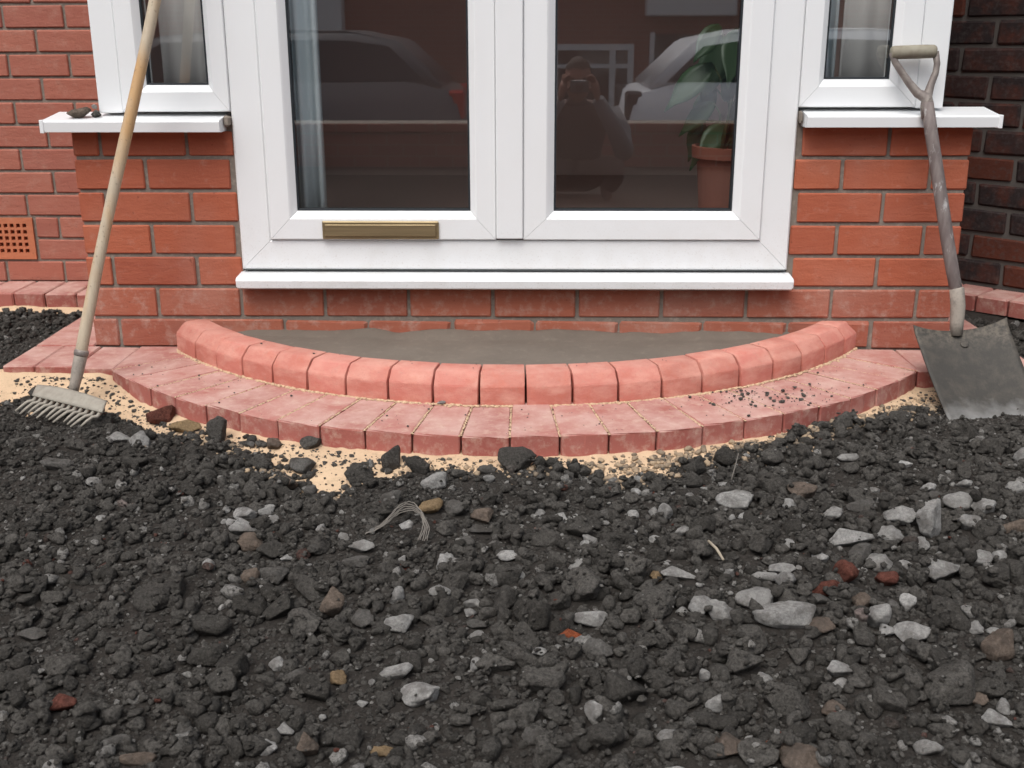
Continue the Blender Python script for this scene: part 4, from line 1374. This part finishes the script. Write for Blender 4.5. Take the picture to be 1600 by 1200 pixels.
# ------------------------------------------------------------------ the room behind the glass
MAT['room'] = M('pale painted wall', (.62, .47, .42), .9).done()
MAT['floor'] = M('red brown carpet', (.40, .27, .24), .5).done()
def struct(name, me):
    return tag(obj(name, me), kind='structure')
bm = bmesh.new()
bm_box(bm, -.962, 1.110, .102, 1.06, .12, .205); bm_box(bm, -2.6, 2.6, 1.0605, 2.12, .12, .205)
struct('room_floor', bm_mesh('room_floor', bm, MAT['floor']))
bm = bmesh.new()
bm_box(bm, -.968, -.963, .101, .86, .206, 2.17); bm_box(bm, 1.111, 1.116, .101, .86, .206, 2.17)
bm_box(bm, -2.6, BX0 + .1, 1.056, 1.1, .206, 2.6); bm_box(bm, BX1 - .1, 2.6, 1.056, 1.1, .206, 2.6)
bm_box(bm, -2.64, -2.6, 1.1, 2.1, .206, 2.6); bm_box(bm, 2.6, 2.64, 1.1, 2.1, .206, 2.6); bm_box(bm, -2.64, 2.64, 2.1, 2.14, .206, 2.6)  # last box: back wall set close and pale to brighten the door panes
struct('room_wall', bm_mesh('room_wall', bm, MAT['room']))
struct('room_ceiling', box_mesh('room_ceiling', -2.7, 2.7, 1.06, 2.2, 2.6, 2.65, MAT['room']))
def drape(name, x0, x1, y, z0, z1, folds, amp, mat, lab, cat):
    cols = []
    n = folds * 8
    grid = [[(x0 + (x1 - x0) * j / n, y + amp * math.sin(j / 8 * 2 * math.pi) + .2 * amp * math.sin(j * 1.3), z) for j in range(n + 1)] for z in np.linspace(z0, z1, 6)]
    o = obj(name, sheet_mesh(name, grid, .002, mat))
    return tag(o, lab, cat, kind='thing')
MAT['curtain'] = M('pale blue grey curtain', (.66, .74, .78), .9).done()
MAT['net'] = M('net curtain paled for mirrored sky', (.72, .70, .69), .95).done()  # net kept pale in place of the sky mirrored in the side panes
drape('curtain', -.575, -.447, .115, .21, 2.15, 3, .016, MAT['curtain'], 'pale blue grey curtain hanging behind the left edge of the left door', 'curtain')
drape('net_curtain', -.858, -.672, .105, .6, 2.15, 3, .006, MAT['net'], 'net curtain paled for mirrored sky behind the side window by the rake', 'curtain')
drape('net_curtain', .905, 1.105, .115, .6, 2.15, 3, .006, MAT['net'], 'net curtain paled for mirrored sky behind the side window by the shovel', 'curtain')
drape('curtain', .80, .888, .10, .6, 2.15, 3, .013, MAT['curtain'], 'folded blue grey curtain at the left of the side window by the shovel', 'curtain')
pot = thing('pot_plant', 'leafy green house plant in a terracotta pot behind the right door', 'pot plant', (.672, .30, .206))
MAT['pot'] = M('terracotta pot', (.27, .095, .065), .8).done()
MAT['potsoil'] = MAT['soil']
c0 = (.672, .30, 0)
part('pot', lathe_mesh('pot', [(.078, .207), (.098, .474), (.112, .476), (.114, .507), (.103, .508), (.100, .488)], MAT['pot'], 32, c0), pot)
MAT['leaf'] = M('glossy green leaf', (.045, .085, .04), .4, spec=.4).done()
MAT['stem'] = M('green stem', (.09, .10, .04), .7).done()
rr = random.Random(5)
for k in range(30):
    tipp = Vector((rr.uniform(.585, .82), rr.uniform(.19, .40), rr.uniform(.56, 1.05)))
    if k % 3 == 0: tipp.z = rr.uniform(.54, .70)
    root = Vector((c0[0] + rr.uniform(-.04, .04), c0[1] + rr.uniform(-.04, .04), .487))
    midp = root.lerp(tipp, .55) + Vector(((c0[0] - tipp.x) * .25, 0, .03))
    st = part('stem', tube_mesh('stem', [root, midp, tipp], [.004, .0032, .0022], MAT['stem'], 6), pot)
    L = rr.uniform(.10, .17); wv = rr.uniform(.42, .58)
    s_x = -1 if tipp.x < c0[0] else 1
    d = Vector((s_x * rr.uniform(.1, .9), rr.uniform(-.5, .2), rr.uniform(-1., .35))).normalized()
    sd_ = d.cross(Vector((rr.uniform(-.4, .4), -1, .5))).normalized()
    grid = []
    for i in range(7):
        f = i / 6
        wd = L * wv * math.sin(min(f * 1.08 + .04, 1) * math.pi) ** .8 * .5 + .0015
        cen = tipp + d * L * f + Vector((0, 0, -.25 * L * f * f))
        grid.append([cen + sd_ * wd * q + Vector((0, -.18 * wd * abs(q), 0)) for q in (-1, -.5, 0, .5, 1)])
    part('leaf', sheet_mesh('leaf', grid, .001, MAT['leaf']), st)

# ------------------------------------------------------------------ the street behind the camera, seen in the glass
ZR = -.64
def plane(name, x0, x1, y0, y1, z, mat):
    return struct(name, mesh_from(name, [(x0, y0, z), (x1, y0, z), (x1, y1, z), (x0, y1, z)], [(0, 1, 2, 3)], mat))
m = M('wet asphalt', (.06, .06, .06), .8); m.mix(m.noise(30, 5), (.04, .04, .04), amt=.8); MAT['asphalt'] = m.done()
m = M('grey paving', (.20, .19, .18), .85); m.mix(m.noise(3, 5), (.15, .145, .14), amt=.8); MAT['pavement'] = m.done()
plane('ground', -70, 70, -90, 60, ZR - .16, MAT['soil'])
plane('road', -60, 60, -12.2, -6.6, ZR, MAT['asphalt'])
struct('pavement', box_mesh('pavement', -60, 60, -6.6, -5.1, ZR - .15, ZR + .12, MAT['pavement']))
struct('pavement', box_mesh('pavement', -60, 60, -14.0, -12.2, ZR - .15, ZR + .12, MAT['pavement']))
bm = bmesh.new()
bm_box(bm, -6, 6, -5.1, -2.88, ZR - .1, -.075); bm_box(bm, -6, -2.58, -2.885, 1.0, ZR - .1, -.075); bm_box(bm, 2.58, 6, -2.885, 1.0, ZR - .1, -.075)
struct('garden_ground', bm_mesh('garden_ground', bm, MAT['soil']))
def course_brick(name, base, mortar):
    m = M(name, base, .85)
    b = node(m.t, 'ShaderNodeTexBrick')
    b.inputs['Scale'].default_value = 1.
    b.inputs['Brick Width'].default_value = .225; b.inputs['Row Height'].default_value = .075; b.inputs['Mortar Size'].default_value = .006
    b.inputs['Color1'].default_value = (*base, 1); b.inputs['Color2'].default_value = (*[v * .75 for v in base], 1); b.inputs['Mortar'].default_value = (*mortar, 1)
    sx = node(m.t, 'ShaderNodeSeparateXYZ'); cx = node(m.t, 'ShaderNodeCombineXYZ')
    m.link(m.pos(), sx.inputs[0]); m.link(sx.outputs[0], cx.inputs[0]); m.link(sx.outputs[2], cx.inputs[1]); m.link(cx.outputs[0], b.inputs['Vector'])
    m.col = b.outputs['Color']
    return m.done()
MAT['street_brick'] = course_brick('street brick', (.34, .125, .09), (.28, .24, .2))
gw = thing('garden_wall', 'low red brick garden wall along the pavement opposite the doors', 'garden wall', (0, -4.95, -.08))
part('wall', box_mesh('wall', -6, 6, -5.06, -4.84, ZR - .1, .16, MAT['street_brick']), gw)
part('coping', box_mesh('coping', -6.02, 6.02, -5.09, -4.81, .16, .22, MAT['street_brick'], .008), gw)
hs = thing('terraced_house', 'red brick terraced house across the street with white framed windows', 'house', (0, -15, ZR))
MAT['slate'] = M('slate roof', (.07, .07, .08), .7).done()
MAT['white_paint'] = M('white painted frame', (.75, .75, .74), .5).done()
MAT['dark_pane'] = M('dark window pane', (.03, .032, .035), .08, spec=.6).done()
part('wall', box_mesh('wall', -26, 26, -22, -15, ZR - .1, ZR + 5.6, MAT['street_brick']), hs)
bm = bmesh.new()
ra = [(-26.3, -14.6, ZR + 5.55), (-26.3, -22.4, ZR + 5.55), (-26.3, -18.5, ZR + 7.9)]
va = [bm.verts.new(p) for p in ra]; vb = [bm.verts.new((26.3, p[1], p[2])) for p in ra]
for i in range(3): bm.faces.new((va[i], va[(i + 1) % 3], vb[(i + 1) % 3], vb[i]))
bm.faces.new(va[::-1]); bm.faces.new(vb)
part('roof', bm_mesh('roof', bm, MAT['slate']), hs)
def hwin(x0, x1, z0, z1, bars):
    bm = bmesh.new()
    t = .09
    bm_box(bm, x0, x1, -15.02, -14.93, z1 - t, z1); bm_box(bm, x0, x1, -15.02, -14.93, z0, z0 + t)
    for b in [0, 1] + bars:
        xc = x0 + t / 2 + (x1 - x0 - t) * b
        bm_box(bm, xc - t / 2, xc + t / 2, -15.02, -14.934, z0 + t + .001, z1 - t - .001)
    zt = z0 + (z1 - z0) * .68
    bm_box(bm, x0 + t, x1 - t, -15.02, -14.945, zt, zt + .06)
    f = part('window', bm_mesh('window', bm, MAT['white_paint']), hs)
    part('pane', box_mesh('pane', x0 + .02, x1 - .02, -15.03, -14.985, z0 + .02, z1 - .02, MAT['dark_pane']), f)
def front(x, z0=ZR + .16, z1=ZR + 1.26):
    hwin(x, x + 1.25, z0, z1, [.76])
    hwin(x, x + 1.8, ZR + 3.3, ZR + 4.7, [.5])
    part('bay_panel', box_mesh('bay_panel', x + 1.4, x + 2.75, -15.2, -14.7, ZR + 1.66, ZR + 2.85, MAT['white_paint'], .02), hs)
    f = part('door', box_mesh('door', x + 1.55, x + 2.3, -15.04, -14.96, ZR + .1, ZR + 1.41, MAT['dark_pane'], .01), hs)
    bm = bmesh.new()
    for q in (x + 1.49, x + 2.3): bm_box(bm, q, q + .07, -15.04, -14.94, ZR + .1, ZR + 1.43)
    part('door_frame', bm_mesh('door_frame', bm, MAT['white_paint']), f)
for x in (-24, -19, -14, -9.6, .36, 6.5, 12, 17.5, 22): front(x)
part('bay_panel', box_mesh('bay_panel', -4.2, -2.8, -15.2, -14.7, ZR + 1.44, ZR + 2.85, MAT['white_paint'], .02), hs)

def car(name, lab, loc, rz, paint):
    t = thing(name, lab, 'car', loc, 'cars parked in the street')
    t.rotation_euler = (0, 0, rz)
    side = [(-2.0, .28), (-2.08, .5), (-2.05, .78), (-1.9, .93), (-1.0, 1.0), (1.55, 1.02), (1.95, .92), (2.03, .6), (2.0, .3)]
    cab = [(-1.55, .98), (-.75, 1.40), (-.1, 1.46), (1.0, 1.45), (1.45, 1.36), (1.85, .99)]
    def loft(prof, hw, taper):
        bm = bmesh.new()
        n = len(prof)
        zs = [p[1] for p in prof]; z0, z1 = min(zs), max(zs)
        rows = []
        for s, f in ((-1, 0.), (-1, 1.), (1, 1.), (1, 0.)):
            k = .93 if f == 0. else 1.
            rows.append([bm.verts.new((x * (1 if f else .995), s * (hw - taper * (z - z0) / (z1 - z0)) * (1. if f == 0. else .92), z + (.0 if f == 0. else .015 if z > (z0 + z1) / 2 else -.015))) for x, z in prof])
        for a, b in zip(rows, rows[1:]):
            for i in range(n):
                bm.faces.new((a[i], a[(i + 1) % n], b[(i + 1) % n], b[i]))
        bm.faces.new(rows[0][::-1]); bm.faces.new(rows[-1])
        bmesh.ops.recalc_face_normals(bm, faces=bm.faces)
        bmesh.ops.bevel(bm, geom=list(bm.edges), offset=.025, segments=2, affect='EDGES')
        return bm
    b = obj('body', bm_mesh('body', loft(side, .86, .06), MAT[paint], True), t)
    cb = obj('cabin', bm_mesh('cabin', loft(cab, .78, .20), MAT[paint], True), t)
    for s in (-1, 1):
        gp = [(-1.25, 1.03), (-.68, 1.36), (.28, 1.385), (.28, 1.03)]
        g2 = [(.36, 1.03), (.36, 1.385), (1.0, 1.375), (1.36, 1.325), (1.68, 1.03)]
        for g in (gp, g2):
            hwz = lambda z: .78 - .20 * (z - .98) / .48 + .012
            a = [(x, s * hwz(z), z) for x, z in g]; c_ = [(x, s * (hwz(z) - .03), z) for x, z in g]
            n = len(g)
            obj('window', mesh_from('window', a + c_, [tuple(range(n)), tuple(range(n, 2 * n))[::-1]] + [(i, (i + 1) % n, n + (i + 1) % n, n + i) for i in range(n)], MAT['dark_pane']), cb)
        obj('headlight', box_mesh('headlight', -2.075, -1.86, s * .62 - .14, s * .62 + .14, .70, .84, MAT['white_paint'], .03), t)
        obj('tail_light', box_mesh('tail_light', 1.88, 2.03, s * .70 - .09, s * .70 + .09, .70, .95, MAT['tail' if paint == 'charcoal' else 'dark_pane'], .02), t)
        for x in (-1.3, 1.3):
            wme = lathe_mesh('wheel', [(.12, -.1), (.30, -.1), (.315, -.06), (.315, .06), (.30, .1), (.2, .1), (.19, .07), (.05, .075)], MAT['tyre'], 24)
            obj('wheel', wme, t, (x, s * .80, .315), (-s * math.pi / 2, 0, 0))
    ws = [(-1.50, 1.02), (-.80, 1.375)]
    obj('windscreen', mesh_from('windscreen', [(ws[0][0] - .03, -.68, ws[0][1]), (ws[0][0] - .03, .68, ws[0][1]), (ws[1][0] - .03, .56, ws[1][1]), (ws[1][0] - .03, -.56, ws[1][1])], [(0, 1, 2, 3)], MAT['dark_pane']), cb)
    return t
MAT['silver'] = M('pale silver car paint', (.85, .86, .88), .3).done()
MAT['charcoal'] = M('charcoal car paint', (.12, .12, .125), .25, spec=.6).done()
MAT['tail'] = M('red tail light', (.5, .03, .02), .2).done()
MAT['tyre'] = M('black tyre', (.02, .02, .02), .8).done()
car('parked_car', 'pale silver hatchback parked across the low garden wall', (2.93, -7.9, ZR), math.pi, 'silver')
car('parked_car', 'dark grey car with a red tail light parked on the far side', (-2.55, -8.1, ZR), 0., 'charcoal')
# ------------------------------------------------------------------ the photographer, crouching behind the camera, mirrored in the doors
def skin_body(name, pts, edges, rad, mat, sub=1):
    me = bpy.data.meshes.new(name)
    me.from_pydata(pts, edges, [])
    o = bpy.data.objects.new(name, me); COL.objects.link(o)
    sk_ = o.modifiers.new('skin', 'SKIN')
    lay = me.skin_vertices[0].data
    for i, r in enumerate(rad):
        lay[i].radius = (r, r) if not hasattr(r, '__len__') else r
    lay[0].use_root = True
    ss = o.modifiers.new('sub', 'SUBSURF'); ss.levels = sub; ss.render_levels = sub
    dg = bpy.context.evaluated_depsgraph_get()
    nm = bpy.data.meshes.new_from_object(o.evaluated_get(dg))
    bpy.data.objects.remove(o)
    nm.materials.clear(); nm.materials.append(mat)
    nm.polygons.foreach_set('use_smooth', [True] * len(nm.polygons))
    return nm
MAT['skin'] = M('skin', (.36, .17, .12), .55).done()
MAT['jacket'] = M('dark brown jacket', (.11, .07, .06), .85).done()
MAT['sleeve'] = M('light grey sleeve', (.24, .235, .24), .85).done()
MAT['hair'] = M('short brown hair', (.05, .03, .02), .7).done()
MAT['jeans'] = M('dark trousers', (.04, .045, .06), .9).done()
per = thing('person', 'person crouching in a dark jacket with light sleeves, holding up a small camera', 'person', (.34, -3.35, -.075))
PX = .34
pts, edges, rad = [], [], []
def j(p, r, to=None):
    pts.append((PX + p[0], p[1], p[2])); rad.append(r)
    if to is not None: edges.append((to, len(pts) - 1))
    return len(pts) - 1
pel = j((0, -3.50, .06), (.15, .12)); bel = j((0, -3.44, .18), (.14, .11), pel); che = j((0, -3.35, .32), (.16, .115), bel); nec = j((0, -3.29, .44), .06, che)
hd0 = j((0, -3.255, .50), .055, nec)
for s in (-1, 1):
    sh = j((s * .17, -3.32, .39), .066, che)
    hp_ = j((s * .10, -3.49, .03), .095, pel); kn = j((s * .20, -3.10, .14), .062, hp_); kn2 = j((s * .20, -3.17, .04), .055, kn); an = j((s * .17, -3.36, -.03), .040, kn2); to_ = j((s * .17, -3.19, -.045), .032, an)
body = part('body', skin_body('body', pts, edges, rad, MAT['jacket'], 1), per)
for s in (-1, 1):
    sl = [(PX + s * .175, -3.32, .39), (PX + s * .235, -3.27, .29), (PX + s * .25, -3.20, .20), (PX + s * .19, -3.11, .33), (PX + s * .10, -3.03, .475)]
    part('sleeve', tube_mesh('sleeve', sl, [.066, .062, .055, .046, .034], MAT['sleeve'], 12), per)
V, F = ico(3)
hv = V.copy()
hx, hy, hzv = V[:, 0] * .074, V[:, 1] * .094, V[:, 2] * .115
front_ = V[:, 1] > 0
nose = np.exp(-((V[:, 0] / .16) ** 2 + ((V[:, 2] + .05) / .22) ** 2)) * front_
hy = hy + .018 * nose - .010 * np.exp(-(((abs(V[:, 0]) - .38) / .16) ** 2 + ((V[:, 2] - .12) / .13) ** 2)) * front_
hx = hx * (1 - .16 * np.clip(-V[:, 2], 0, 1))
head = part('head', mesh_from('head', np.stack([hx + PX, hy - 3.205, hzv + .565], 1).tolist(), F.tolist(), MAT['skin'], True), per)
for s in (-1, 1):
    part('ear', mesh_from('ear', np.stack([V[:, 0] * .012 + PX + s * .075, V[:, 1] * .022 - 3.21, V[:, 2] * .032 + .565], 1).tolist(), F.tolist(), MAT['skin'], True), head)
    part('eye', mesh_from('eye', np.stack([V[:, 0] * .013 + PX + s * .029, V[:, 1] * .010 - 3.128, V[:, 2] * .008 + .578], 1).tolist(), F.tolist(), MAT['hair'], True), head)
part('mouth', mesh_from('mouth', np.stack([V[:, 0] * .025 + PX, V[:, 1] * .012 - 3.132, V[:, 2] * .006 + .506], 1).tolist(), F.tolist(), MAT['red_frag'], True), head)
keepv = (V[:, 2] > .35) | ((V[:, 1] < -.15) & (V[:, 2] > -.45))
fk = [f for f in F.tolist() if all(keepv[i] for i in f)]
part('hair', mesh_from('hair', np.stack([V[:, 0] * .079 + PX, V[:, 1] * .100 - 3.208, V[:, 2] * .122 + .567], 1).tolist(), fk, MAT['hair'], True), head)
for s in (-1, 1):
    bm = bmesh.new()
    wv = Vector((PX + s * .095, -3.025, .485))
    bm_tube(bm, [wv, wv + Vector((-s * .004, .012, .02)), wv + Vector((-s * .012, .022, .055)), wv + Vector((-s * .018, .026, .08))], [.026, .032, .036, .028], 10, ((s, 0, 0), .55))
    for q in range(4):
        r0 = wv + Vector((-s * .014, .034 - q * .017, .075 - q * .004))
        bm_tube(bm, [r0, r0 + Vector((-s * .006, .006, .026 - q * .002)), r0 + Vector((-s * .026, .010, .038 - q * .003)), r0 + Vector((-s * .042, .010, .030))], [.009, .0085, .008, .006], 8)
    r0 = wv + Vector((-s * .012, -.010, .03))
    bm_tube(bm, [r0, r0 + Vector((-s * .02, -.014, .012)), r0 + Vector((-s * .042, -.012, .022))], [.011, .010, .008], 8)
    part('hand', bm_mesh('hand', bm, MAT['skin'], True), per)
cc = Vector((PX, -2.985, .545))
pc = thing('compact_camera', 'small dark compact camera held up by the crouching person', 'camera', tuple(cc))
part('camera_body', box_mesh('camera_body', PX - .048, PX + .048, -3.010, -2.985, .515, .575, MAT['charcoal'], .006, 2), pc)
part('lens', tube_mesh('lens', [(PX, -2.985, .545), (PX, -2.970, .545), (PX, -2.963, .545)], [.022, .022, .019], MAT['tyre'], 20), pc)
